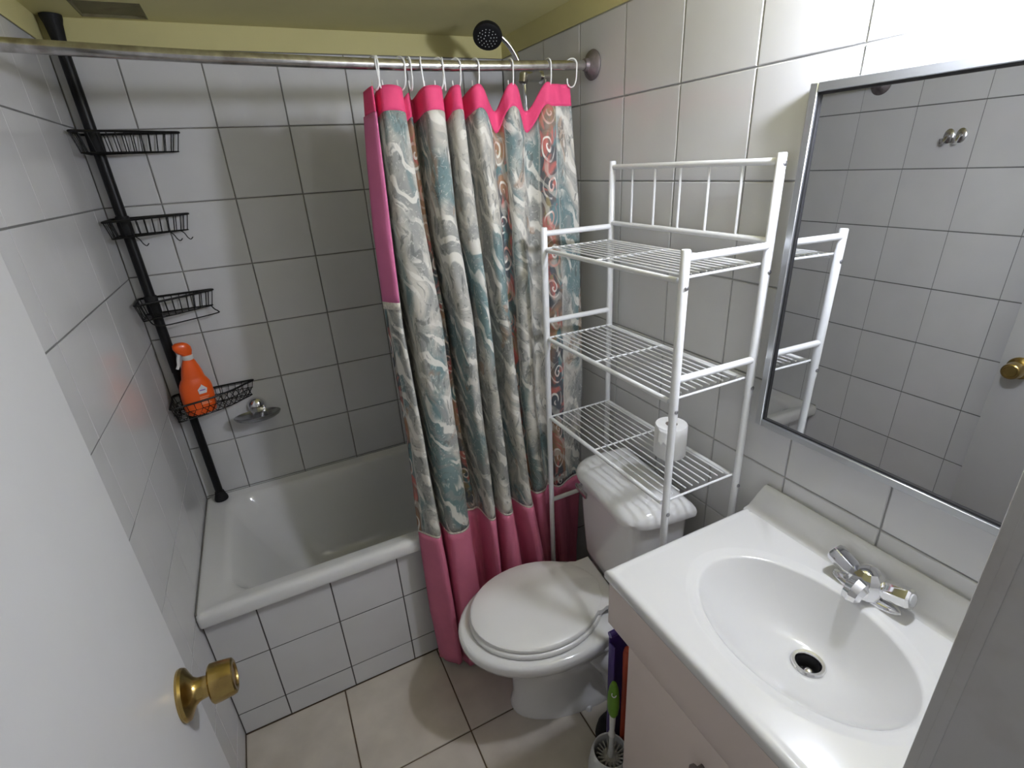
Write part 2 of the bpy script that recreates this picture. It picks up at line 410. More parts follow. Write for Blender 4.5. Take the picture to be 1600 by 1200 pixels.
# front wall with the doorway the camera stands in
DX0, DX1, DZ = 0.10, 0.7169, 1.93
bm = bmesh.new()
a_box(bm, -0.1, DX0 - 0.02, -1.93, YF, 0, CEIL)
a_box(bm, DX1 + 0.02, W + 0.1, -1.93, YF, 0, CEIL)
a_box(bm, DX0 - 0.02, DX1 + 0.02, -1.93, YF, DZ + 0.02, CEIL)
structure(link('wall_front', finish(bm, 'wall_front', False), 'plaster'), 'plain plaster wall around the doorway')
tr = empty('trim_1', (0, 0, 0)); structure(tr, 'grey painted door frame around the bathroom doorway')
box('jamb', 'frame_paint', tr, DX1, DX1 + 0.03, -1.945, YF + 0.002, 0, DZ, 0.003)
box('jamb', 'frame_paint', tr, DX0 - 0.03, DX0, -1.945, YF + 0.002, 0, DZ, 0.003)
box('head', 'frame_paint', tr, DX0, DX1, -1.945, YF + 0.002, DZ, DZ + 0.03, 0.003)
box('edge_bead', 'frame_paint', tr, DX1 - 0.0006, DX1 + 0.006, YF - 0.012, YF - 0.005, 0, DZ, 0.0005)

# tiled masonry front of the bathtub
ap = structure(box('wall_apron', 'grout_dark', None, 0, W, -0.585 + 0.0014, -0.54, 0, 0.475), 'low tiled wall under the front rim of the bathtub')
lay_tiles(ap, 'wall_tile', (0, -0.585, 0), (1, 0, 0), (0, 0, 1), cuts(0.001, W, 0.1357, 0.2041), [0.001, 0.0885, 0.2908, 0.474], 'wall_tile', gap=0.0040, ch=0.0005)

# ------------------------------------------------------------------ door, folded open against the left wall
dr = empty('door_1', (0, 0, 0)); structure(dr, 'plain white bathroom door standing open against the left wall')
def door_pt(s, z, out=0.0):   # s = distance from the free edge along the leaf, out = away from the room side face
    return (0.145 + out, -1.230 - s, z)
box('leaf', 'door_paint', dr, 0.108, 0.145, -1.815, -1.230, 0.012, 1.915, 0.0022)
KN = (0.145, -1.281, 0.953)
kn = lathe('knob', 'brass', dr, [(0.001, 0.0), (0.034, 0.0), (0.0345, 0.003), (0.033, 0.0065), (0.026, 0.0100), (0.0185, 0.0145), (0.0150, 0.020), (0.0135, 0.031),
      (0.0145, 0.0335), (0.0240, 0.0342), (0.0262, 0.0365), (0.0258, 0.045), (0.0242, 0.059), (0.0232, 0.0628), (0.0205, 0.0645), (0.0165, 0.0646), (0.0150, 0.0625), (0.001, 0.0622)],
      40, axis_matrix(KN, (1, 0, 0)), 30)
kn['label'] = 'brass door knob'
bm = bmesh.new(); a_box(bm, 0.1, 0.130, -1.2312, -1.2293, 0.90, 1.02, 0.0006, 1)
link('latch_plate', finish(bm, 'latch_plate'), 'brass', dr)
for z in (0.25, 1.65):
    lathe('hinge', 'steel_screw', dr, [(0.006, 0), (0.006, 0.09)], 12, Matrix.Translation((0.150, -1.815, z)))

# ------------------------------------------------------------------ lamp above the mirror (just outside the frame)
LP = Vector((1.236, -1.50, 1.790))
lamp = empty('wall_lamp', (W, LP.y, LP.z), 'white bulb under a small metal collar, added to cut upward light, on a wall bracket above the mirror', 'lamp')
def local(o, off):
    o.location = Vector(o.location) - Vector(off); return o
RB = 0.036
local(lathe('bulb', 'lamp_glow', lamp, [(RB * sin(pi * k / 14), -RB * cos(pi * k / 14)) for k in range(15)], 24, Matrix.Translation(LP), 60), lamp.location)
bm = bmesh.new(); a_lathe(bm, [(0.015, 0.058), (0.022, 0.056), (0.050, 0.042), (0.0505, 0.040), (0.049, 0.040), (0.022, 0.053), (0.015, 0.054), (0.015, 0.058)], 28, Matrix.Translation(LP), False)  # unseen collar over the bulb, added to keep its light off the nearby ceiling
local(link('added_collar', finish(bm, 'added_collar'), 'white_metal', lamp), lamp.location)
local(lathe('socket', 'white_plastic', lamp, [(0.013, 0.036), (0.0145, 0.040), (0.0145, 0.085), (0.010, 0.090)], 20, Matrix.Translation(LP)), lamp.location)
local(tube('arm', 'white_metal', lamp, catmull([LP + Vector((0, 0, 0.086)), LP + Vector((0.008, 0, 0.104)), LP + Vector((0.025, 0, 0.112)), Vector((W - 0.004, LP.y, LP.z + 0.112))], 5), 0.006, 10), lamp.location)
local(lathe('wall_plate', 'white_metal', lamp, [(0.034, 0.0005), (0.034, 0.004), (0.026, 0.012), (0.008, 0.014)], 24, axis_matrix((W, LP.y, LP.z + 0.112), (-1, 0, 0))), lamp.location)

# ------------------------------------------------------------------ bathtub
tub = empty('bathtub', (W / 2, -0.3, 0), 'white enamel bathtub set behind the low tiled wall', 'bathtub')
e = 0.0015
TX1 = W - e
rings = []
def RR(x0, x1, y0, y1, r, z): rings.append(rrect(x0, x1, y0, y1, r, z, 8))
RR(e, TX1, TUB_Y, -e, 0.010, 0.478)
RR(e, TX1, TUB_Y - 0.002, -e, 0.010, 0.486)
RR(e, TX1, TUB_Y - 0.002, -e, 0.010, 0.508)
RR(0.002, TX1, TUB_Y + 0.003, -0.003, 0.012, 0.517)
RR(0.006, TX1 - 0.004, TUB_Y + 0.012, -0.006, 0.014, 0.5215)
RR(0.016, TX1 - 0.016, TUB_Y + 0.026, -0.010, 0.016, 0.5195)
RR(0.024, TX1 - 0.024, TUB_Y + 0.036, -0.014, 0.020, 0.5165)
RR(0.060, TX1 - 0.060, TUB_Y + 0.052, -0.030, 0.060, 0.5145)
RR(0.075, TX1 - 0.070, TUB_Y + 0.058, -0.036, 0.075, 0.510)
RR(0.086, TX1 - 0.076, TUB_Y + 0.064, -0.042, 0.085, 0.498)
RR(0.110, TX1 - 0.085, TUB_Y + 0.072, -0.052, 0.095, 0.450)
RR(0.150, TX1 - 0.095, TUB_Y + 0.082, -0.064, 0.10, 0.370)
RR(0.200, TX1 - 0.105, TUB_Y + 0.092, -0.076, 0.105, 0.280)
RR(0.250, TX1 - 0.120, TUB_Y + 0.105, -0.090, 0.11, 0.205)
RR(0.290, TX1 - 0.145, TUB_Y + 0.125, -0.110, 0.10, 0.172)
RR(0.350, TX1 - 0.190, TUB_Y + 0.165, -0.150, 0.07, 0.160)
RR(0.450, TX1 - 0.300, TUB_Y + 0.260, -0.250, 0.03, 0.157)
local(loft('basin', 'enamel', tub, rings, False, True, 60), tub.location)
local(tube('caulk', 'grout', tub, [(0.003, TUB_Y + 0.01, 0.519), (0.003, -0.006, 0.519)], 0.0026, 6), tub.location)
local(tube('caulk', 'grout', tub, [(0.004, -0.004, 0.519), (TX1 - 0.004, -0.004, 0.519)], 0.0024, 6), tub.location)
local(lathe('drain', 'chrome', tub, [(0.001, 0.002), (0.018, 0.002), (0.026, 0.004), (0.03, 0.001)], 24, Matrix.Translation((1.08, -0.31, 0.158))), tub.location)

# ------------------------------------------------------------------ shower curtain rod
rod = empty('curtain_rod', (W / 2, -0.562, 1.806), 'long worn chrome shower curtain rod across the bathtub', 'rod')
rp = [(0.0, 1.8185), (0.133, 1.814), (0.30, 1.8085), (0.515, 1.804), (0.70, 1.802), (0.876, 1.8025), (1.049, 1.806), (1.16, 1.809), (W, 1.813)]
local(tube('rod_tube', 'worn_chrome', rod, catmull([(x, -0.562 - (0.02 * (1 - x / W)), z) for x, z in rp], 5), 0.0118, 16), rod.location)
for x, z, d in ((0.001, 1.8185, (1, 0, 0)), (W - 0.001, 1.813, (-1, 0, 0))):
    y = -0.562 - (0.02 if x < 0.5 else 0)
    local(lathe('flange', 'rusty_chrome', rod, [(0.036, 0.0), (0.037, 0.003), (0.034, 0.008), (0.024, 0.014), (0.016, 0.020), (0.0145, 0.030), (0.013, 0.030)], 28, axis_matrix((x, y, z), d)), rod.location)

# ------------------------------------------------------------------ shower curtain
ZL = [1.76, 1.6, 1.45, 1.2, .9, .6, .45, .25, .06]
CT = [('e', 1.750, [0.67, 0.653, 0.642, 0.633, 0.634, 0.617, 0.614, 0.611, 0.619]),
 ('r', 1.757, [0.683, 0.677, 0.67, 0.658, 0.663, 0.662, 0.667, 0.67, 0.672]),
 ('V', 1.735, [0.693, 0.688, 0.684, 0.688, 0.688, 0.687, 0.687, 0.688, 0.688]),
 ('r', 1.758, [0.702, 0.695, 0.690, 0.699, 0.698, 0.698, 0.697, 0.697, 0.698]),
 ('r', 1.756, [0.747, 0.749, 0.752, 0.763, 0.759, 0.756, 0.759, 0.764, 0.759]),
 ('v', 1.738, [0.761, 0.764, 0.768, 0.784, 0.778, 0.778, 0.781, 0.787, 0.791]),
 ('n', 1.750, [0.778, 0.78, 0.783, 0.8, 0.797, 0.803, 0.805, 0.808, 0.811]),
 ('V', 1.738, [0.794, 0.795, 0.796, 0.812, 0.813, 0.820, 0.822, 0.824, 0.825]),
 ('r', 1.757, [0.804, 0.803, 0.803, 0.819, 0.821, 0.828, 0.829, 0.830, 0.831]),
 ('r', 1.757, [0.845, 0.844, 0.842, 0.855, 0.847, 0.848, 0.846, 0.845, 0.845]),
 ('v', 1.735, [0.865, 0.863, 0.86, 0.875, 0.869, 0.869, 0.869, 0.867, 0.867]),
 ('r', 1.757, [0.882, 0.885, 0.888, 0.893, 0.892, 0.894, 0.902, 0.912, 0.917]),
 ('V', 1.730, [0.912, 0.917, 0.922, 0.926, 0.930, 0.935, 0.940, 0.95, 0.953]),
 ('r', 1.758, [0.934, 0.937, 0.941, 0.947, 0.948, 0.956, 0.974, 0.996, 1.004]),
 ('v', 1.706, [0.998, 0.999, 1.001, 0.996, 0.989, 1.005, 1.017, 1.031, 1.040]),
 ('r', 1.760, [1.037, 1.035, 1.031, 1.027, 1.017, 1.030, 1.040, 1.052, 1.062]),
 ('v', 1.705, [1.092, 1.09, 1.086, 1.085, 1.074, 1.079, 1.089, 1.1, 1.11]),
 ('r', 1.766, [1.146, 1.137, 1.132, 1.130, 1.117, 1.108, 1.111, 1.118, 1.124]),
 ('m', 1.767, [1.187, 1.187, 1.188, 1.188, 1.178, 1.165, 1.162, 1.159, 1.156]),
 ('e', 1.768, [1.227, 1.237, 1.246, 1.245, 1.239, 1.213, 1.204, 1.194, 1.185])]
def _mid(a, c, f): return [p + (q - p) * f for p, q in zip(a, c)]
def _add(a, d): return [p + d for p in a]
_new = []
for i_, (t_, z_, xs_) in enumerate(CT):
    if i_ == 11:
        _new += [('r', z_, _add(CT[10][2], 0.008)), ('r', z_, _add(xs_, 0.013))]
    elif i_ == 12:
        _new += [(t_, z_, _mid(_add(CT[11][2], 0.013), _add(CT[13][2], -0.006), 0.5))]
    elif i_ == 13:
        _new += [('r', z_, _add(xs_, -0.006)), ('r', z_, _add(xs_, 0.020))]
    elif i_ == 15:
        _new += [('r', z_, _add(xs_, -0.012)), ('r', z_, _add(xs_, 0.016))]
    elif i_ == 17:
        _new += [('r', z_, _add(xs_, -0.012)), ('r', z_, _add(xs_, 0.012))]
    else: _new.append((t_, z_, xs_))
CT = _new
OFF = dict(e=0.040, r=-0.024, v=0.055, V=0.098, m=0.010, n=0.052)
def interp(x, xs, ys):
    if x <= xs[0]: return ys[0]
    for a, c, p, q in zip(xs, xs[1:], ys, ys[1:]):
        if x <= c: return p + (q - p) * (x - a) / (c - a)
    return ys[-1]
def cline(i, z):
    t, zt, xs = CT[i]
    x = interp(z, ZL[::-1], xs[::-1])
    far = 1.0 if i >= 16 else 0.0
    base = interp(z, [0.02, 0.6, 1.2, 1.76], [-0.684 + 0.042 * far, -0.672 + 0.034 * far, -0.608 + 0.007 * far, -0.567])
    k = interp(z, [0.3, 0.6, 1.2, 1.76], [1.0, 1.0, 1.0, 0.6]) * (0.6 if far else 1.0)
    low = max(0.0, 0.57 - z)
    off = min(OFF[t], interp(z, [0.57, 0.75], [0.050 - 0.025 * far, 0.10]))
    return Vector((x, base + off * k - (0.006 * min(low / 0.1, 1) if t == 'r' and not far else 0), z))
SUBX = 6
def curtain_grid(h0, h1, rows, z_mode):
    """h measured from the top edge (z_mode False) or straight heights (True)"""
    grid = []
    for j in range(rows + 1):
        f = j / rows
        ctrl = []
        for i in range(len(CT)):
            zt = CT[i][1]
            if z_mode == 'head': z = zt - 0.052 * f if i else zt - 0.052 * f
            elif z_mode == 'body': z = (zt - 0.052) * (1 - f) + 0.572 * f
            elif z_mode == 'trim': z = 0.572 - 0.007 * f
            else: z = 0.565 * (1 - f) + (0.03 + 0.012 * sin(i * 1.7)) * f
            v = cline(i, z)
            ctrl.append(v)
        grid.append(catmull(ctrl, SUBX))
    return grid
# arc length along the cloth, taken once so that the print lines up in every part
arc = [0.0]
_ref = catmull([cline(i, 1.0) for i in range(len(CT))], SUBX)
for a, c in zip(_ref, _ref[1:]): arc.append(arc[-1] + max(0.0045, (c - a).length) * 1.35)
def cloth_mesh(grid, name, puff=0.0, i0=0, i1=None, shift=(0, 0, 0)):
    i1 = len(grid[0]) - 1 if i1 is None else i1
    me = bpy.data.meshes.new(name); verts = []; faces = []; uvs = []
    nx = i1 - i0 + 1
    for j, row in enumerate(grid):
        for i in range(i0, i1 + 1):
            v = row[i] + Vector(shift)
            if puff:
                f = j / (len(grid) - 1)
                v = v + Vector((0.0035 * sin(i * 1.9 + 0.4 * sin(f * 3)) * f * puff, -0.0045 * abs(sin(i * 0.95)) * (0.35 + 0.65 * f) * puff, 0))
            # small creases
            v = v + Vector((0, 0.0022 * sin(v.z * 23 + arc[i] * 61) * sin(v.z * 9.1 + arc[i] * 17), 0))
            verts.append(v)
    for j in range(len(grid) - 1):
        for i in range(nx - 1):
            faces.append((j * nx + i, (j + 1) * nx + i, (j + 1) * nx + i + 1, j * nx + i + 1))
    me.from_pydata(verts, [], faces)
    ul = me.uv_layers.new(name='cloth')
    for l in me.loops:
        k = l.vertex_index; ul.data[l.index].uv = (arc[i0 + k % nx], verts[k].z)
    for p in me.polygons: p.use_smooth = True
    return me
for line_ in (-1.0, 6.0, 16.0, 20.6): STRIPES.append(arc[int(max(line_, 0) * SUBX)] if line_ >= 0 else -0.02)
curtain_material()
cur = empty('shower_curtain', (0.95, -0.62, 1.76), 'flower and scroll printed shower curtain with a hot pink header and pink bottom ruffle', 'curtain')
def cloth(name, material, grid, puff=0.0, **k):
    o = link(name, cloth_mesh(grid, name, puff, **k), material, cur)
    local(o, cur.location)
    s = o.modifiers.new('thickness', 'SOLIDIFY'); s.thickness = 0.0014; s.offset = 0
    return o
cloth('header_band', 'hot_pink', curtain_grid(0, 0, 6, 'head'))['label'] = 'hot pink header band'
body_grid = curtain_grid(0, 0, 60, 'body')
cloth('printed_panel', 'curtain_print', body_grid)['label'] = 'cream and teal printed cloth'
cloth('seam_trim', 'lace', curtain_grid(0, 0, 2, 'trim'))['label'] = 'cream seam trim'
cloth('ruffle', 'soft_pink', curtain_grid(0, 0, 26, 'ruffle'), 1.0)['label'] = 'pink gathered ruffle'
# pink flap with a lace edge down the free side of the curtain
n_flap = [j for j, r in enumerate(body_grid) if r[0].z > 1.262]
fg = [[v + Vector((-0.004 * (1 - i / SUBX), -0.006, 0)) for i, v in enumerate(r)] for r in body_grid[:len(n_flap)]]
cloth('side_flap', 'flap_pink', [r for r in fg], i1=SUBX)['label'] = 'pink side flap'
lg = [[v + Vector((-0.004 * (1 - i / SUBX), -0.006, 0)) for i, v in enumerate(r)] for r in body_grid[len(n_flap) - 1:len(n_flap) + 1]]
cloth('lace_edge', 'lace', lg, i1=SUBX)['label'] = 'cream lace edge of the side flap'

# curtain rings: open C hooks over the rod, through the header
RX = [0.694, 0.704, 0.754, 0.776, 0.807, 0.847, 0.860, 0.892, 0.943, 1.040, 1.152, 1.225]
RROT = [28, -30, 35, 3, -22, 38, -18, 32, 20, 6, 4, 40]
def ring_mesh():
    # in the plane x = 0: around the rod, straight shank, loop at the foot
    pts = []
    for k in range(9):
        a = radians(-35 + 215 * k / 8); pts.append((0, 0.0158 * cos(a), 0.0158 * sin(a)))
    pts += [(0, -0.0155, -0.018), (0, -0.0145, -0.034), (0, -0.0105, -0.046), (0, -0.003, -0.0515), (0, 0.005, -0.049), (0, 0.0095, -0.041), (0, 0.0105, -0.030)]
    bm = bmesh.new(); a_tube(bm, catmull(pts, 3), 0.0019, 7)
    return finish(bm, 'curtain_ring')
rm = ring_mesh(); rm.materials.append(MATS['white_plastic'])
for x, rz in zip(RX, RROT):
    z = interp(x, [p[0] for p in rp], [p[1] for p in rp]); y = -0.562 - 0.02 * (1 - x / W)
    o = bpy.data.objects.new('curtain_ring', rm); COL.objects.link(o); o.location = (x, y, z); o.rotation_euler = (0, radians(rz * 0.12), radians(rz))
    tag(o, 'white plastic hook ring carrying the shower curtain on its rod', 'curtain ring', 'white rings along the curtain rod')

# ------------------------------------------------------------------ hand shower
sh = empty('hand_shower', (1.297, -0.315, 1.82), 'dark round hand shower on a chrome arm at the wall behind the curtain', 'shower head')
hp = Vector((1.105, -0.305, 1.924)); hd = Vector((-0.35, -0.55, -0.78)).normalized()
o = lathe('head', 'black_rubber', sh, [(0.001, -0.030), (0.016, -0.029), (0.030, -0.022), (0.040, -0.009), (0.043, 0.0), (0.0425, 0.006), (0.036, 0.010), (0.001, 0.009)], 28, axis_matrix(hp, hd)); local(o, sh.location)
o['label'] = 'dark shower head disc'
bm = bmesh.new()
for rr, n in ((0.010, 6), (0.019, 11), (0.027, 16)):
    for k in range(n):
        M = axis_matrix(hp, hd) @ Matrix.Translation((rr * cos(2 * pi * k / n), rr * sin(2 * pi * k / n), 0.009))
        a_lathe(bm, [(0.0016, 0), (0.0012, 0.002)], 6, M)
local(link('nozzle_ring', finish(bm, 'nozzle_ring'), 'clear_grey_plastic', sh), sh.location)
local(tube('arm', 'chrome', sh, catmull([hp - hd * 0.018, (1.142, -0.302, 1.928), (1.172, -0.305, 1.905), (1.195, -0.308, 1.872), (1.212, -0.31, 1.832), (1.218, -0.311, 1.80)], 6), [0.0085] * 31, 14), sh.location)
local(lathe('bracket', 'chrome', sh, [(0.012, 0.0), (0.0145, 0.002), (0.0145, 0.05), (0.013, 0.056), (0.02, 0.058), (0.022, 0.079)], 20, axis_matrix((1.218, -0.311, 1.822), (1, 0, 0))), sh.location)
local(lathe('swivel', 'worn_chrome', sh, [(0.010, -0.016), (0.0145, -0.012), (0.0145, 0.012), (0.010, 0.016)], 18, axis_matrix((1.214, -0.311, 1.818), (0.2, 0, 1))), sh.location)
local(tube('hose', 'chrome', sh, catmull([(1.218, -0.311, 1.80), (1.220, -0.312, 1.72), (1.225, -0.31, 1.4), (1.235, -0.30, 1.05), (1.262, -0.295, 0.85), (1.285, -0.295, 0.82)], 8), 0.0062, 10), sh.location)

# ------------------------------------------------------------------ tension pole caddy in the tub corner
cad = empty('shower_caddy', (0.05, -0.03, TUB_Z), 'black tension pole caddy with four wire corner baskets in the tub corner', 'caddy')
P0 = Vector((0.051, -0.032, TUB_Z - 0.0035)); P1 = Vector((0.036, -0.026, CEIL))
def pole_at(z): return P0 + (P1 - P0) * ((z - P0.z) / (P1.z - P0.z))
local(tube('pole', 'black_metal', cad, [pole_at(z) for z in (TUB_Z + 0.012, 1.2, CEIL - 0.01)], 0.0125, 16), cad.location)
local(tube('pole_sleeve', 'black_metal', cad, [pole_at(z) for z in (1.02, 1.92)], 0.0142, 16), cad.location)
ax = (P1 - P0).normalized()
local(lathe('foot', 'black_rubber', cad, [(0.022, 0.0), (0.0225, 0.006), (0.018, 0.02), (0.0145, 0.034)], 20, axis_matrix(P0 - Vector((0, 0, -0.0005)), ax)), cad.location)
local(lathe('top_cap', 'black_rubber', cad, [(0.0145, -0.075), (0.0165, -0.05), (0.020, -0.02), (0.0235, -0.008), (0.024, -0.001)], 20, axis_matrix(P1, ax)), cad.location)
def basket(zr, depth, tipx, tipy, bulge, diamond=False):
    c = pole_at(zr)
    A = Vector((tipx, -0.014, zr)); B = Vector((0.016, tipy, zr))
    mid = (A + B) / 2; nrm = Vector((1, -1, 0)).normalized()
    path = [A + Vector((-0.006, 0.006, 0)), A + Vector((0.004, -0.006, 0)), A.lerp(B, 0.12) + nrm * bulge * 0.45, A.lerp(B, 0.30) + nrm * bulge * 0.85, mid + nrm * bulge,
            A.lerp(B, 0.70) + nrm * bulge * 0.85, A.lerp(B, 0.88) + nrm * bulge * 0.45, B + Vector((0.006, -0.004, 0)), B + Vector((-0.004, 0.006, 0)), Vector((0.012, -0.06, zr)), Vector((0.014, -0.012, zr)), Vector((0.08, -0.010, zr))]
    loop = catmull(path, 5, True)
    bk = tube('basket', 'black_metal', cad, loop, 0.0032, 8, True); local(bk, cad.location)
    cen = sum(loop, Vector()) / len(loop)
    low = [cen + (p - cen) * 0.90 + Vector((0, 0, -depth)) for p in loop]
    bm = bmesh.new(); a_tube(bm, low, 0.0018, 6, True)
    # uprights at even arc length
    seglen = [(loop[(i + 1) % len(loop)] - loop[i]).length for i in range(len(loop))]; tot = sum(seglen)
    n = int(tot / 0.0205); tops = []; bots = []
    for k in range(n):
        d = tot * k / n; i = 0
        while d > seglen[i]: d -= seglen[i]; i += 1
        f = d / seglen[i]; j = (i + 1) % len(loop)
        tops.append(loop[i].lerp(loop[j], f)); bots.append(low[i].lerp(low[j], f))
    if diamond:
        for k in range(n):
            md = tops[k].lerp(bots[k], 0.45)
            a_tube(bm, [tops[k], md, bots[(k + 1) % n]], 0.0011, 5); a_tube(bm, [md, bots[k - 1]], 0.0011, 5)
        ml = [cen + (p - cen) * 0.95 + Vector((0, 0, -depth * 0.5)) for p in loop]; a_tube(bm, ml, 0.0012, 5, True)
    else:
        for t, q in zip(tops, bots): a_tube(bm, [t, q.lerp(t, 0.1), q], 0.0013, 5)
    # floor wires parallel to the back wall
    ys = sorted(p.y for p in low); y = ys[0] + 0.008
    while y < ys[-1] - 0.004:
        xs = []
        for a, c2 in zip(low, low[1:] + low[:1]):
            if (a.y - y) * (c2.y - y) < 0: xs.append(a.x + (c2.x - a.x) * (y - a.y) / (c2.y - a.y))
        if len(xs) >= 2: a_tube(bm, [(min(xs), y, zr - depth), (max(xs), y, zr - depth)], 0.0013, 5)
        y += 0.016
    w = link('basket_wires', finish(bm, 'basket_wires'), 'black_metal', bk)
    col_ = lathe('clamp', 'black_rubber', bk, [(0.0165, -depth), (0.018, -depth + 0.004), (0.018, 0.004), (0.0165, 0.008)], 16, Matrix.Translation(c))
    return bk, loop, low
B1 = basket(1.715, 0.050, 0.232, -0.150, 0.012)
B2 = basket(1.495, 0.045, 0.198, -0.142, 0.008)
B3 = basket(1.262, 0.048, 0.204, -0.120, 0.012)
B4 = basket(0.935, 0.050, 0.243, -0.135, 0.030, True)
for x, y in ((0.072, -0.115), (0.150, -0.058), (0.176, -0.040)):      # hooks under the second basket
    pts = catmull([(x, y, 1.450), (x + 0.008, y - 0.002, 1.442), (x + 0.013, y - 0.003, 1.430), (x + 0.020, y - 0.006, 1.424), (x + 0.027, y - 0.008, 1.430)], 3)
    local(tube('hook', 'black_metal', cad, pts, 0.0014, 6), cad.location)
pts = catmull([(0.196, -0.030, 1.214), (0.203, -0.034, 1.203), (0.212, -0.040, 1.196), (0.206, -0.046, 1.192), (0.13, -0.078, 1.190), (0.07, -0.112, 1.192), (0.045, -0.118, 1.200), (0.036, -0.112, 1.214)], 5)
local(tube('towel_bar', 'black_metal', cad, pts, 0.0019, 7), cad.location)

# ------------------------------------------------------------------ orange trigger bottle in the lowest basket
BB = Vector((0.088, -0.088, 0.888))
bot = empty('spray_bottle', BB, 'orange spray bottle with a white collar in the lowest basket of the caddy', 'bottle')
bot.rotation_euler = (radians(2), radians(2), radians(22))
def sel(a, c, z, n=28, p=2.6, dx=0.0):
    return [(dx + a * math.copysign(abs(cos(2 * pi * k / n)) ** (2 / p), cos(2 * pi * k / n)), c * math.copysign(abs(sin(2 * pi * k / n)) ** (2 / p), sin(2 * pi * k / n)), z) for k in range(n)]
loft('body', 'orange_plastic', bot, [sel(0.038, 0.024, 0.0), sel(0.0435, 0.028, 0.004), sel(0.046, 0.029, 0.02), sel(0.0475, 0.0295, 0.06), sel(0.0465, 0.029, 0.088), sel(0.043, 0.027, 0.104), sel(0.0365, 0.025, 0.116),
     sel(0.0335, 0.0235, 0.120), sel(0.032, 0.0225, 0.126), sel(0.0285, 0.0205, 0.145), sel(0.023, 0.018, 0.163), sel(0.0175, 0.0155, 0.178), sel(0.0145, 0.0145, 0.184)], angle=50)
lathe('collar', 'white_plastic', bot, [(0.0145, 0.183), (0.0155, 0.185), (0.0155, 0.197), (0.0125, 0.199)], 22)
loft('trigger_head', 'orange_plastic', bot, [[(x, y, z) for (x, y, z) in ring] for ring in (
     sel(0.013, 0.011, 0.197, 18), sel(0.016, 0.0125, 0.202, 18, dx=-0.002), sel(0.023, 0.0135, 0.212, 18, dx=-0.006), sel(0.025, 0.013, 0.224, 18, dx=-0.009), sel(0.021, 0.011, 0.234, 18, dx=-0.012), sel(0.012, 0.007, 0.240, 18, dx=-0.014))], angle=60)
tube('trigger', 'white_plastic', bot, catmull([(-0.022, 0, 0.205), (-0.027, 0, 0.190), (-0.030, 0, 0.172), (-0.036, 0, 0.160)], 4), 0.0045, 8)
# label: pale house-shaped emblem with a purple word bar, three pale lines
def flat(name, material, parent, poly, y=-0.0300, t=0.0006):
    bm = bmesh.new()
    a = [bm.verts.new((x, y, z)) for x, z in poly]; c = [bm.verts.new((x, y - t, z)) for x, z in poly]
    n = len(poly)
    bm.faces.new(a); bm.faces.new(c[::-1])
    for k in range(n): bm.faces.new((a[k], a[(k + 1) % n], c[(k + 1) % n], c[k]))
    return link(name, finish(bm, name, False), material, parent)
flat('emblem', 'label_white', bot, [(-0.003, 0.072), (0.019, 0.072), (0.023, 0.087), (0.012, 0.099), (0.009, 0.103), (0.007, 0.099), (-0.005, 0.087)])
flat('emblem_word', 'label_purple', bot, [(0.000, 0.082), (0.017, 0.082), (0.017, 0.0855), (0.000, 0.0855)], -0.0306)
for z, x1 in ((0.060, 0.024), (0.054, 0.020), (0.046, 0.026), (0.041, 0.022), (0.036, 0.026)):
    flat('label_line', 'label_pale', bot, [(-0.004, z), (x1, z), (x1, z + 0.0018), (-0.004, z + 0.0018)], -0.0300)

# ------------------------------------------------------------------ chrome soap dish on the back wall
sd = empty('soap_dish', (0.238, 0, 0.815), 'oval chrome soap dish fixed to the tiles above the tub', 'soap dish')
local(lathe('wall_rose', 'chrome', sd, [(0.030, 0.0), (0.031, 0.004), (0.028, 0.014), (0.020, 0.023), (0.010, 0.028), (0.001, 0.029)], 28, axis_matrix((0.243, -0.0005, 0.838), (0, -1, 0))), sd.location)
rings = []
for a, c, z in ((0.030, 0.016, 0.800), (0.058, 0.030, 0.803), (0.071, 0.037, 0.811), (0.0755, 0.040, 0.8185), (0.0765, 0.041, 0.8215), (0.0745, 0.039, 0.8225), (0.070, 0.036, 0.8190), (0.055, 0.028, 0.812), (0.02, 0.01, 0.8105)):
    rings.append([(0.240 + a * cos(2 * pi * k / 32), -0.050 + c * sin(2 * pi * k / 32), z) for k in range(32)])
local(loft('dish', 'dull_chrome', sd, rings, angle=50), sd.location)

# ------------------------------------------------------------------ robe hook on the left wall (seen in the mirror)
rh = empty('robe_hook', (0, -0.864, 1.62), 'small chrome double robe hook on the tiled wall, seen in the mirror', 'hook')
for y in (-0.882, -0.846):
    local(tube('prong', 'worn_chrome', rh, catmull([(0.004, y, 1.632), (0.018, y, 1.622), (0.032, y, 1.606), (0.042, y, 1.608), (0.046, y, 1.620)], 4), 0.0055, 10), rh.location)
    local(lathe('back_plate', 'worn_chrome', rh, [(0.0155, 0.0), (0.0155, 0.004), (0.012, 0.006)], 18, axis_matrix((0.0, y, 1.628), (1, 0, 0)) @ Matrix.Diagonal((1, 1.5, 1, 1))), rh.location)
local(box('bridge', 'worn_chrome', rh, 0.0, 0.004, -0.887, -0.841, 1.606, 1.616, 0.001), rh.location)

# ------------------------------------------------------------------ toilet
TL = empty('toilet', (W - 0.012, -0.957, 0), 'white porcelain toilet with closed lid under the wire rack', 'toilet')
TL.rotation_euler = (0, 0, radians(-6.0))       # bowl swings slightly towards the tub
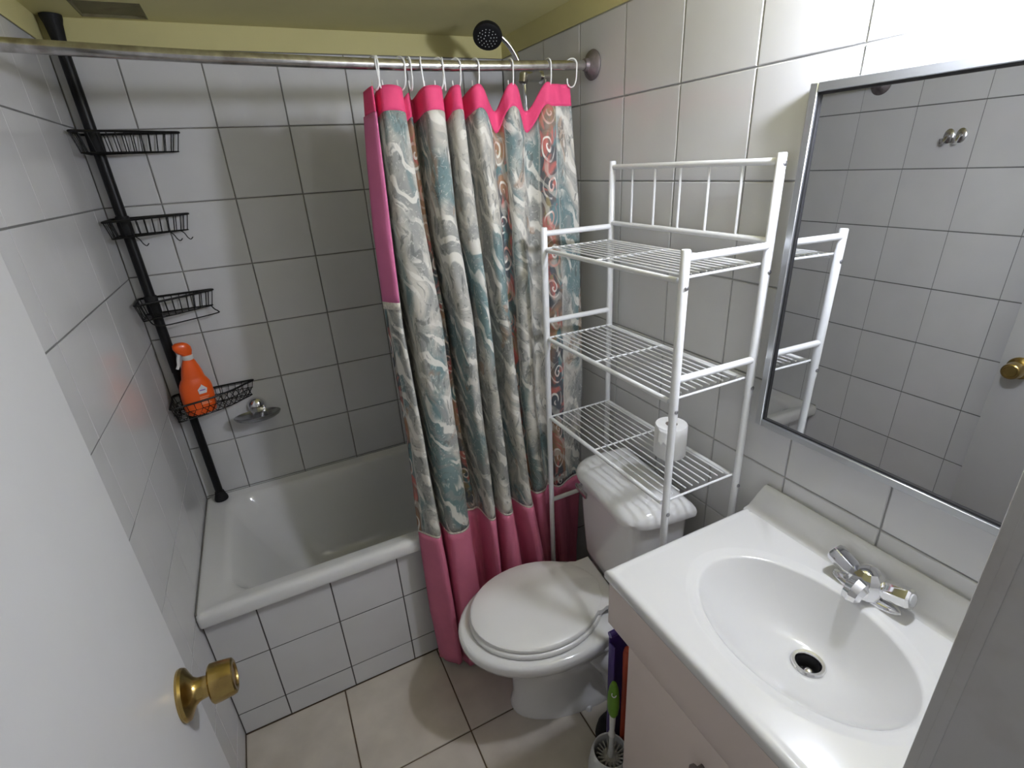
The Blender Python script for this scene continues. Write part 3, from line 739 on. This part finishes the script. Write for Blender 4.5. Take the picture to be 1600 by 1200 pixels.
# local frame: -x points from the tank to the bowl
def egg(f0, f1, hw, z, n=44, pr_=2.0, back=2.6, split=0.42):
    """closed outline; f0 = rear, f1 = front distance from the wall"""
    c = f0 + (f1 - f0) * split; pts = []
    for k in range(n):
        a = 2 * pi * k / n; ca, sa = cos(a), sin(a)
        if ca >= 0: L_, p = f1 - c, pr_
        else: L_, p = c - f0, back
        x = c + math.copysign(abs(ca) ** (2 / p), ca) * L_
        y = math.copysign(abs(sa) ** (2 / p), sa) * hw
        pts.append((-x, y, z))
    return pts
loft('bowl', 'porcelain', TL, [egg(0.15, 0.520, 0.100, 0.0, back=3), egg(0.15, 0.522, 0.102, 0.012, back=3), egg(0.155, 0.516, 0.094, 0.028, back=3), egg(0.165, 0.510, 0.085, 0.07, back=3),
     egg(0.165, 0.512, 0.083, 0.13, back=3), egg(0.155, 0.522, 0.090, 0.185, back=2.8), egg(0.14, 0.540, 0.108, 0.225, split=0.48), egg(0.14, 0.572, 0.132, 0.262, back=2.2, split=0.5), egg(0.14, 0.605, 0.152, 0.295, back=2.1, split=0.5),
     egg(0.14, 0.636, 0.171, 0.315, back=2.0, split=0.5), egg(0.14, 0.650, 0.180, 0.325, back=2.0, split=0.5), egg(0.14, 0.656, 0.184, 0.340, back=2.0, split=0.5), egg(0.14, 0.657, 0.185, 0.356, back=2.0, split=0.5),
     egg(0.142, 0.654, 0.183, 0.365, back=2.0, split=0.5), egg(0.15, 0.645, 0.175, 0.370, back=2.0, split=0.5), egg(0.17, 0.615, 0.155, 0.371, back=2.0, split=0.5)], angle=60)
def trect(f0, f1, hw, r, z): return [(-x, y, z) for (x, y, zz) in rrect(f0, f1, -hw, hw, r, z, 6)]
loft('tank_ledge', 'porcelain', TL, [trect(0.05, 0.30, 0.070, 0.03, 0.20), trect(0.04, 0.30, 0.098, 0.035, 0.28), trect(0.035, 0.29, 0.118, 0.035, 0.34), trect(0.035, 0.285, 0.120, 0.035, 0.362), trect(0.042, 0.275, 0.112, 0.03, 0.370)], angle=60)
# trapway hump along each flank and floor bolts
for s in (-1, 1):
    bm = bmesh.new()
    pth = catmull([(-0.34, s * 0.050, 0.245), (-0.27, s * 0.068, 0.215), (-0.215, s * 0.078, 0.15), (-0.19, s * 0.080, 0.07), (-0.185, s * 0.08, 0.012)], 5)
    a_tube(bm, pth, [0.03 + 0.018 * min(1, i / 8) for i in range(len(pth))], 14)
    link('trapway', finish(bm, 'trapway', True, 70), 'porcelain', TL)
    lathe('bolt_cap', 'porcelain', TL, [(0.012, 0), (0.012, 0.006), (0.008, 0.013), (0.001, 0.015)], 14, Matrix.Translation((-0.30, s * 0.098, 0.0)))
SEAT0, SEAT1 = 0.205, 0.622
loft('seat', 'seat_plastic', TL, [*[egg(SEAT0 + 0.012, f1, hw, z, 44, 2.0, 1.95, 0.5) for f1, hw, z in ((SEAT1 - 0.002, 0.160, 0.3725), (SEAT1, 0.163, 0.377), (SEAT1, 0.163, 0.385), (SEAT1 - 0.004, 0.159, 0.389))]], angle=60)
def lid_ring(f1, hw, z, rear, n=44):
    pts = []
    for (x, y, zz) in egg(0.222, f1, hw, z, n, 2.0, 1.95, 0.50):
        pts.append((x, y, zz))
    return pts
loft('lid', 'seat_plastic', TL, [lid_ring(0.612, 0.153, 0.3925, 0), lid_ring(0.617, 0.158, 0.395, 0), lid_ring(0.617, 0.158, 0.403, 0), lid_ring(0.610, 0.152, 0.4085, 0), lid_ring(0.55, 0.11, 0.4105, 0), lid_ring(0.46, 0.04, 0.411, 0)], angle=50)
bm = bmesh.new()   # flared hinge tab at the back of the lid
tab = [(-0.198, -0.100), (-0.198, 0.100), (-0.245, 0.097), (-0.262, 0.104), (-0.310, 0.10), (-0.310, -0.10), (-0.262, -0.104), (-0.245, -0.097)]
lo = [bm.verts.new((x, y, 0.393)) for x, y in tab]; hi = [bm.verts.new((x, y, 0.4075)) for x, y in tab]
bm.faces.new(lo[::-1]); bm.faces.new(hi)
for k in range(len(tab)): bm.faces.new((lo[k], lo[(k + 1) % len(tab)], hi[(k + 1) % len(tab)], hi[k]))
link('lid_tab', finish(bm, 'lid_tab', True, 30), 'seat_plastic', TL)
for s in (-1, 1):
    lathe('hinge', 'chrome', TL, [(0.007, -0.018), (0.0075, -0.016), (0.0075, 0.016), (0.007, 0.018)], 14, axis_matrix((-0.203, s * 0.073, 0.385), (0, 1, 0)))
    box('hinge_post', 'chrome', TL, -0.208, -0.190, s * 0.073 - 0.012, s * 0.073 + 0.012, 0.368, 0.384, 0.002)
# tank
def trect(f0, f1, hw, r, z): return [(-x, y, z) for (x, y, zz) in rrect(f0, f1, -hw, hw, r, z, 6)]
loft('tank', 'porcelain', TL, [trect(0.045, 0.165, 0.120, 0.03, 0.372), trect(0.035, 0.182, 0.138, 0.032, 0.385), trect(0.030, 0.192, 0.146, 0.034, 0.42), trect(0.028, 0.200, 0.152, 0.035, 0.55), trect(0.027, 0.206, 0.157, 0.035, 0.69), trect(0.027, 0.206, 0.157, 0.035, 0.702)], angle=50)
def lidrect(f1, hw, z, inset=0.0):
    # straight back, large round front corners
    r = 0.075; pts = []
    f0 = 0.020 + inset; f1 -= inset; hw -= inset
    for cx, cy, a0, rr in ((f1 - r, hw - r, 0, r), (f0 + 0.012, hw - 0.012, 90, 0.012), (f0 + 0.012, -hw + 0.012, 180, 0.012), (f1 - r, -hw + r, 270, r)):
        for k in range(9):
            a = radians(a0 + 90 * k / 8); pts.append((-(cx + rr * cos(a)), cy + rr * sin(a), z))
    return pts
loft('tank_lid', 'porcelain', TL, [lidrect(0.228, 0.170, 0.703, 0.004), lidrect(0.228, 0.172, 0.706), lidrect(0.230, 0.174, 0.718), lidrect(0.230, 0.174, 0.728, 0.003), lidrect(0.230, 0.174, 0.739, 0.011), lidrect(0.230, 0.174, 0.748, 0.024), lidrect(0.230, 0.174, 0.7515, 0.040)], angle=35)
lv = lathe('flush_lever', 'chrome', TL, [(0.010, 0), (0.011, 0.004), (0.008, 0.012), (0.008, 0.018)], 16, axis_matrix((-0.206, 0.118, 0.672), (-1, 0, 0)))
lv['label'] = 'chrome flush lever'
box('lever_arm', 'worn_chrome', TL, -0.228, -0.218, 0.062, 0.130, 0.662, 0.680, 0.004)
tube('supply_line', 'chrome', TL, catmull([(-0.09, -0.11, 0.375), (-0.085, -0.125, 0.30), (-0.05, -0.15, 0.2), (-0.01, -0.16, 0.17)], 6), 0.006, 10)

# ------------------------------------------------------------------ white wire rack over the toilet
RY0, RY1 = -0.691, -1.204; RXB, RXF = 1.272, 1.054
rk = empty('toilet_rack', ((RXB + RXF) / 2, (RY0 + RY1) / 2, 0), 'white metal shelf rack with three wire shelves standing over the toilet', 'rack')
def rl(o): return local(o, rk.location)
PRB = 0.0092
for (x, y, zt) in ((RXB, RY0, 1.571), (RXB, RY1, 1.571), (RXF, RY0, 1.421), (RXF, RY1, 1.421)):
    p = rl(lathe('post', 'white_metal', rk, [(0.0078, 0.0), (0.0082, 0.004), (0.0082, 1.075), (PRB, 1.082), (PRB, zt - 0.002), (PRB - 0.0015, zt)], 16, Matrix.Translation((x, y, 0))))
    s = -1 if y == RY1 else 1
    zs = [1.352, 1.098, 0.842] + ([1.552] if zt > 1.5 else [])
    for z in zs:
        lathe('screw', 'steel_screw', p, [(0.0046, 0), (0.0046, 0.0015), (0.003, 0.003), (0.001, 0.0033)], 12, axis_matrix((x, y + s * (PRB - 0.001), z), (0, s, 0)))
    lathe('foot_cap', 'white_plastic', p, [(0.0105, 0.0), (0.0105, 0.014), (0.009, 0.018)], 14, Matrix.Translation((x, y, 0)))
for z in (1.405, 1.165, 0.553):
    for y in (RY0, RY1):
        rl(tube('side_rail', 'white_metal', rk, [(RXF, y, z), (RXB, y, z - (0.002 if z > 0.6 else 0))], 0.0074, 12))
for z in (1.556, 1.412):
    rl(tube('back_rail', 'white_metal', rk, [(RXB, RY0, z), (RXB, RY1, z)], 0.0066, 12))
for k in range(5):
    y = RY0 + (RY1 - RY0) * (k + 1) / 6
    rl(tube('spindle', 'white_metal', rk, [(RXB, y, 1.412), (RXB, y, 1.556)], 0.0029, 8))
for z in (1.366, 1.117, 0.864):
    bm = bmesh.new()
    for x in (RXF + 0.002, RXB - 0.002):
        a_tube(bm, [(x, RY0 - 0.010, z - 0.004), (x, RY1 + 0.016, z - 0.004)], 0.0058, 12)
    for y in (RY0 - 0.008, RY1 + 0.010):
        a_tube(bm, [(RXF, y, z + 0.001), (RXB, y, z + 0.001)], 0.0027, 8)
    sf = rl(link('shelf', finish(bm, 'shelf'), 'white_metal', rk))
    bm = bmesh.new()
    for k in range(1, 11):
        x = RXF + (RXB - RXF) * k / 11
        a_tube(bm, [(x, RY0 - 0.008, z + 0.003), (x, RY1 + 0.022, z + 0.003)], 0.0017, 6)
    a_tube(bm, [(RXF, (RY0 + RY1) / 2 + 0.02, z), (RXB, (RY0 + RY1) / 2 + 0.02, z)], 0.0024, 8)
    link('shelf_wires', finish(bm, 'shelf_wires'), 'white_metal', sf)

# ------------------------------------------------------------------ toilet roll on the lowest shelf
rz = 0.864 + 0.0048
tr_ = empty('toilet_roll', (1.205, -1.048, rz), 'white toilet paper roll standing on the lowest shelf of the white rack', 'toilet roll')
n = 36; prof = [(0.015, 0.0), (0.0385, 0.0), (0.0402, 0.002), (0.0405, 0.05), (0.0402, 0.084), (0.0385, 0.0865), (0.015, 0.0865)]
bm = bmesh.new(); a_lathe(bm, prof + [(0.015, 0.0)], n, None, False)
link('paper', finish(bm, 'paper'), 'paper', tr_)
bm = bmesh.new(); a_lathe(bm, [(0.0148, 0.001), (0.0148, 0.0855), (0.0138, 0.0855), (0.0138, 0.001), (0.0148, 0.001)], 28, None, False)
link('core', finish(bm, 'core'), 'cardboard', tr_)
bm = bmesh.new()   # loose torn end of the sheet
g = []
for j in range(7):
    row = []
    for i in range(6):
        a = radians(178 + 40 * i / 5); rr = 0.0412 + 0.004 * (1 - i / 5) ** 2 * (j / 6)
        row.append(bm.verts.new((rr * cos(a), rr * sin(a), 0.083 - 0.05 * j / 6 * (1 - 0.35 * abs(sin(i * 1.7))))))
    g.append(row)
for j in range(6):
    for i in range(5): bm.faces.new((g[j][i], g[j][i + 1], g[j + 1][i + 1], g[j + 1][i]))
so = link('loose_sheet', finish(bm, 'loose_sheet'), 'paper', tr_)
so.modifiers.new('thickness', 'SOLIDIFY').thickness = 0.0006

# ------------------------------------------------------------------ vanity cabinet, washbasin top, tap
VX0, VX1, VY0, VY1, VZ = 0.862, 1.2965, -1.241, YF + 0.003, 0.80
cab = empty('vanity_cabinet', (1.08, (VY0 + VY1) / 2, 0), 'cream laminate vanity cabinet carrying the white washbasin top', 'cabinet')
def cl(o): return local(o, cab.location)
cl(box('top_panel', 'laminate', cab, VX0 + 0.010, VX0 + 0.026, VY1 + 0.002, VY0 - 0.004, 0.6485, 0.768, 0.0006))
cl(box('side_panel', 'laminate', cab, VX0 + 0.026, VX1 - 0.004, VY0 - 0.020, VY0 - 0.004, 0.650, 0.768, 0.001))
cl(box('bottom_panel', 'laminate', cab, VX0 + 0.026, VX1 - 0.004, -1.318, VY0 - 0.004, 0.640, 0.650, 0.001))
cl(box('side_panel', 'laminate', cab, VX0 + 0.026, VX1 - 0.004, -1.334, -1.318, 0.0, 0.640, 0.001))
cl(box('side_panel', 'laminate', cab, VX0 + 0.026, VX1 - 0.004, VY1 + 0.002, VY1 + 0.018, 0.0, 0.768, 0.001))
cl(box('floor_panel', 'laminate', cab, VX0 + 0.026, VX1 - 0.004, VY1 + 0.018, -1.334, 0.055, 0.07, 0.001))
cl(box('plinth', 'laminate', cab, VX0 + 0.045, VX0 + 0.060, VY1 + 0.018, -1.334, 0.0, 0.055, 0.001))
dd = cl(box('cabinet_door', 'laminate', cab, VX0 + 0.010, VX0 + 0.026, VY1 + 0.004, -1.3165, 0.07, 0.6482, 0.0006))
lathe('knob', 'rusty_chrome', dd, [(0.005, 0.0), (0.005, 0.010), (0.012, 0.014), (0.013, 0.020), (0.009, 0.025), (0.001, 0.026)], 18, axis_matrix((VX0 + 0.010, -1.528, 0.575), (-1, 0, 0)))

top = empty('washbasin_top', (1.08, (VY0 + VY1) / 2, VZ), 'white moulded washbasin top with an oval bowl and raised back edge', 'washbasin')
def tl(o): return local(o, top.location)
CX, CY = 1.072, -1.522
DXW = 1.279
corner = [(VX0, VY0), (DXW, VY0), (DXW, VY1), (VX0, VY1)]
angs = sorted(set([round(2 * pi * k / 88, 6) for k in range(88)] + [round(math.atan2(y - CY, x - CX) % (2 * pi), 6) for x, y in corner]))
def rect_pt(a, ins=0.0):
    ca, sa = cos(a), sin(a); ts = []
    if ca > 1e-9: ts.append((DXW - CX) / ca)
    if ca < -1e-9: ts.append((VX0 + ins - CX) / ca)
    if sa > 1e-9: ts.append((VY0 - ins - CY) / sa)
    if sa < -1e-9: ts.append((VY1 - CY) / sa)
    t = min(ts); return CX + t * ca, CY + t * sa
def oval(a, ax_, ay_, z, cx=CX, cy=CY):
    # point of the ellipse in direction a
    r = 1.0 / math.sqrt((cos(a) / ax_) ** 2 + (sin(a) / ay_) ** 2)
    return (cx + r * cos(a), cy + r * sin(a), z)
DRX, DRY, DRZ = 1.128, -1.527, 0.676
rg = []
def rect_ring(ins, z): rg.append([(*rect_pt(a, ins), z) for a in angs])
rect_ring(0.010, 0.770); rect_ring(0.003, 0.772); rect_ring(0.0, 0.778); rect_ring(0.0, 0.790); rect_ring(0.002, 0.796); rect_ring(0.006, 0.7995); rect_ring(0.012, 0.8005); rect_ring(0.017, 0.7990); rect_ring(0.022, 0.8)
for ax_, ay_, z in ((0.165, 0.222, 0.8), (0.159, 0.2155, 0.8012), (0.155, 0.211, 0.8010), (0.150, 0.2055, 0.7990), (0.145, 0.199, 0.7984), (0.140, 0.193, 0.7976)):
    rg.append([oval(a, ax_, ay_, z) for a in angs])
for f in (0.995, 0.985, 0.97, 0.945, 0.91, 0.865, 0.81, 0.74, 0.66, 0.57, 0.47, 0.37, 0.28):
    w = (1 - f) / 0.80
    cx, cy = CX + (DRX - CX) * min(1, w), CY + (DRY - CY) * min(1, w)
    q = max(0.0, (f - 0.18) / 0.82)
    z = 0.7972 - 0.1195 * (1 - q ** 2.35) * min(1.0, 0.55 + (1 - f) * 12)
    rg.append([oval(a, 0.137 * f, 0.190 * f * (0.80 + 0.20 * f), z, cx, cy) for a in angs])
rg.append([(DRX + 0.024 * cos(a), DRY + 0.024 * sin(a), 0.6762) for a in angs]); rg.append([(DRX + 0.0205 * cos(a), DRY + 0.0205 * sin(a), 0.668) for a in angs])
tl(loft('basin', 'cultured_marble', top, rg, False, False, 80))
# raised back edge with a sloping left end
bm = bmesh.new()
prof = [(1.2965, 0.795), (1.2965, 0.872), (1.289, 0.875), (1.2845, 0.871), (1.282, 0.86), (1.279, 0.82), (1.276, 0.806), (1.266, 0.8005), (1.262, 0.797)]
a0 = [bm.verts.new((x, VY0 - 0.001 - 0.030 * max(0, (z - 0.80)) / 0.075, z)) for x, z in prof]
a1 = [bm.verts.new((x, VY1, z)) for x, z in prof]
bm.faces.new(a0); bm.faces.new(a1[::-1])
for k in range(len(prof)): bm.faces.new((a0[k], a0[(k + 1) % len(prof)], a1[(k + 1) % len(prof)], a1[k]))
tl(link('backsplash', finish(bm, 'backsplash', True, 50), 'cultured_marble', top))
dn = tl(lathe('drain_ring', 'chrome', top, [(0.030, 0.0), (0.0305, 0.003), (0.028, 0.0055), (0.023, 0.0050), (0.0205, 0.001), (0.0197, -0.010)], 32, Matrix.Translation((DRX, DRY, DRZ)), 50, False))
lathe('drain_cup', 'drain_dark', dn, [(0.0196, 0.0), (0.0196, -0.03), (0.001, -0.031)], 24, Matrix.Translation((DRX, DRY, DRZ)), 50, False)
lathe('stopper', 'worn_chrome', dn, [(0.009, -0.022), (0.0105, -0.016), (0.006, -0.012), (0.001, -0.011)], 18, Matrix.Translation((DRX + 0.002, DRY - 0.003, DRZ)))

FX, FY = 1.247, -1.533
fa = empty('basin_tap', (FX, FY, VZ), 'chrome mixer tap with two fluted handles on the washbasin', 'tap')
def rr_oval(cx, cy, a, c, z, n=32): return [(cx + a * cos(2 * pi * k / n), cy + c * sin(2 * pi * k / n), z) for k in range(n)]
loft('base_plate', 'chrome', fa, [rr_oval(0, 0, 0.020, 0.062, 0.0002), rr_oval(0, 0, 0.0205, 0.063, 0.004), rr_oval(0, 0, 0.018, 0.060, 0.009), rr_oval(0, 0, 0.013, 0.05, 0.012)])
lathe('body', 'chrome', fa, [(0.027, 0.004), (0.031, 0.010), (0.033, 0.022), (0.031, 0.038), (0.026, 0.050), (0.017, 0.059), (0.008, 0.063), (0.001, 0.064)], 10, Matrix.Translation((-0.004, 0, 0)), 20)
bm = bmesh.new()
sp = catmull([(-0.010, 0, 0.030), (-0.024, 0, 0.033), (-0.036, 0, 0.030), (-0.044, 0, 0.022), (-0.046, 0, 0.014)], 4)
a_tube(bm, sp, [0.021 - 0.005 * i / (len(sp) - 1) for i in range(len(sp))], 8)
link('spout', finish(bm, 'spout', True, 25), 'chrome', fa)
def fluted(R_, L_, n=8):
    rings_ = []
    for r, z in ((R_ * 0.72, -0.008), (R_ * 0.86, 0.002), (R_ * 1.0, 0.011), (R_ * 1.02, L_ * 0.75), (R_ * 1.0, L_ - 0.004), (R_ * 0.86, L_)):
        ring = []
        for k in range(n * 4):
            a = 2 * pi * k / (n * 4); ring.append((r * (1 - 0.10 * (0.5 - 0.5 * cos(n * a))) * cos(a), r * (1 - 0.10 * (0.5 - 0.5 * cos(n * a))) * sin(a), z))
        rings_.append(ring)
    return rings_
for s in (-1, 1):
    M = axis_matrix((0, s * 0.024, 0.032), (0.05, s * 0.93, 0.36 if s > 0 else 0.26))
    h = loft('handle', 'chrome', fa, [[tuple(M @ Vector(p)) for p in r] for r in fluted(0.0195, 0.049, 7)], angle=22)
    lathe('handle_cap', 'clear_grey_plastic', h, [(0.011, 0.049), (0.0108, 0.0505), (0.006, 0.0515), (0.001, 0.0517)], 20, M)

# ------------------------------------------------------------------ framed mirror above the washbasin (hung with its foot a little proud)
MY0, MY1, MZ0, MZ1 = -1.238, -1.742, 1.026, 1.676
mr_ = empty('wall_mirror', (W - 0.012, (MY0 + MY1) / 2, MZ0), 'rectangular wall mirror in a slim aluminium frame above the washbasin', 'mirror')
mr_.rotation_euler = (0, radians(-1.0), 0)
hh, hy = MZ1 - MZ0, (MY0 - MY1) / 2
mr_.location.x = W - 0.0125 - hh * sin(radians(1.0)) * 0.0
mr_.location = (W - 0.0225, (MY0 + MY1) / 2, MZ0)
mr_.rotation_euler = (0, radians(1.0), 0)
box('glass', 'mirror_silver', mr_, -0.004, 0.006, -hy + 0.007, hy - 0.007, 0.007, hh - 0.007)
FW = 0.0145
for nm, y0, y1, z0, z1 in (('frame_side', hy - FW, hy, 0, hh), ('frame_side', -hy, -hy + FW, 0, hh), ('frame_rail', -hy + FW, hy - FW, 0, FW), ('frame_rail', -hy + FW, hy - FW, hh - FW, hh)):
    box(nm, 'aluminium', mr_, -0.0125, 0.0105, y0, y1, z0, z1, 0.0012, 1)
for nm, y0, y1, z0, z1 in (('gasket', hy - FW - 0.004, hy - FW, FW, hh - FW), ('gasket', -hy + FW, -hy + FW + 0.004, FW, hh - FW), ('gasket', -hy + FW, hy - FW, FW, FW + 0.004), ('gasket', -hy + FW, hy - FW, hh - FW - 0.004, hh - FW)):
    box(nm, 'black_gasket', mr_, -0.0075, -0.003, y0, y1, z0, z1)

# ------------------------------------------------------------------ floor items between toilet and vanity
# toilet brush in its holder
tb = empty('brush_holder', (0.896, -1.238, 0), 'white plastic toilet brush holder on the floor beside the vanity', 'brush holder')
bm = bmesh.new(); a_lathe(bm, [(0.001, 0.004), (0.052, 0.0), (0.056, 0.006), (0.058, 0.05), (0.056, 0.11), (0.050, 0.155), (0.045, 0.174), (0.0432, 0.176), (0.0415, 0.174), (0.0415, 0.160), (0.047, 0.12), (0.052, 0.05), (0.050, 0.008), (0.001, 0.008)], 36, None, False)
link('cup', finish(bm, 'cup'), 'clear_grey_plastic', tb)
br = empty('toilet_brush', (0.896, -1.238, 0.012), 'toilet brush with a green grip and white stem standing in its white holder', 'brush')
lean = Vector((0.018, 0.016, 0.40)).normalized()
def along(d): return Vector((0, 0, 0)) + lean * d
M = axis_matrix((0, 0, 0), lean)
lathe('bristles', 'bristle', br, [(0.008, 0.004), (0.024, 0.012), (0.030, 0.04), (0.030, 0.10), (0.024, 0.125), (0.008, 0.130)], 24, M)
bm = bmesh.new()
for k in range(18):
    a = 2 * pi * k / 18
    a_tube(bm, [M @ Vector((0.008 * cos(a), 0.008 * sin(a), 0.120)), M @ Vector((0.036 * cos(a), 0.036 * sin(a), 0.137))], [0.0012, 0.0028], 5)
link('tuft_crown', finish(bm, 'tuft_crown'), 'bristle', br)
lathe('stem', 'white_plastic', br, [(0.010, 0.12), (0.0085, 0.135), (0.0065, 0.16), (0.0062, 0.20), (0.0088, 0.205), (0.0088, 0.213), (0.0065, 0.219), (0.0075, 0.25), (0.0085, 0.285)], 16, M)
gr = lathe('grip', 'green_plastic', br, [(0.010, 0.278), (0.0150, 0.29), (0.0172, 0.315), (0.0165, 0.345), (0.0125, 0.372), (0.007, 0.386), (0.001, 0.389)], 20, M @ Matrix.Diagonal((1, 0.8, 1, 1)))
gr['label'] = 'green grip'
eye = lean * 0.352 + Vector((-0.45, -0.62, 0.64)).normalized() * 0.0150
ea = Vector((0.81, -0.586, 0)).normalized(); eb = Vector((-0.45, -0.62, 0.64)).normalized().cross(ea)
tube('hanging_eye', 'label_white', br, [eye + (ea * cos(2 * pi * k / 18) + eb * sin(2 * pi * k / 18)) * 0.0052 for k in range(18)], 0.0013, 6, True)
# plunger, its stick behind the dustpan
pl = empty('plunger', (0.987, -1.1205, 0), 'black rubber plunger on the floor between the toilet and the vanity', 'plunger')
lathe('cup', 'black_rubber', pl, [(0.043, 0.0), (0.044, 0.004), (0.042, 0.02), (0.037, 0.045), (0.028, 0.066), (0.017, 0.074), (0.015, 0.095), (0.010, 0.098)], 30)
lathe('stick', 'black_rubber', pl, [(0.0095, 0.085), (0.0095, 0.36), (0.008, 0.37), (0.001, 0.372)], 14)
# purple dustpan standing on end
pb = empty('dustpan', (0.981, -1.178, 0), 'dark purple plastic dustpan standing on end beside the vanity', 'dustpan')
bm = bmesh.new()
a_box(bm, -0.046, 0.048, 0.006, 0.011, 0.0, 0.50, 0.002)
a_box(bm, -0.046, -0.041, -0.014, 0.010, 0.0, 0.47, 0.002)
a_box(bm, 0.043, 0.048, -0.014, 0.010, 0.0, 0.47, 0.002)
a_box(bm, -0.046, 0.048, -0.014, 0.010, 0.0, 0.006, 0.002)
link('pan', finish(bm, 'pan'), 'purple_plastic', pb)
tube('rim', 'purple_plastic', pb, [(-0.048, 0.004, 0.50), (0.050, 0.004, 0.50)], 0.008, 12)
# red stick of a hand broom
hb = empty('hand_broom', (0.961, -1.2125, 0), 'slim red hand broom standing in front of the purple dustpan', 'broom')
lathe('handle', 'red_plastic', hb, [(0.010, 0.10), (0.012, 0.12), (0.0115, 0.36), (0.013, 0.46), (0.010, 0.475), (0.001, 0.478)], 16)
lathe('bristle_head', 'bristle', hb, [(0.0085, 0.0), (0.009, 0.03), (0.009, 0.08), (0.0095, 0.115), (0.008, 0.12)], 18)
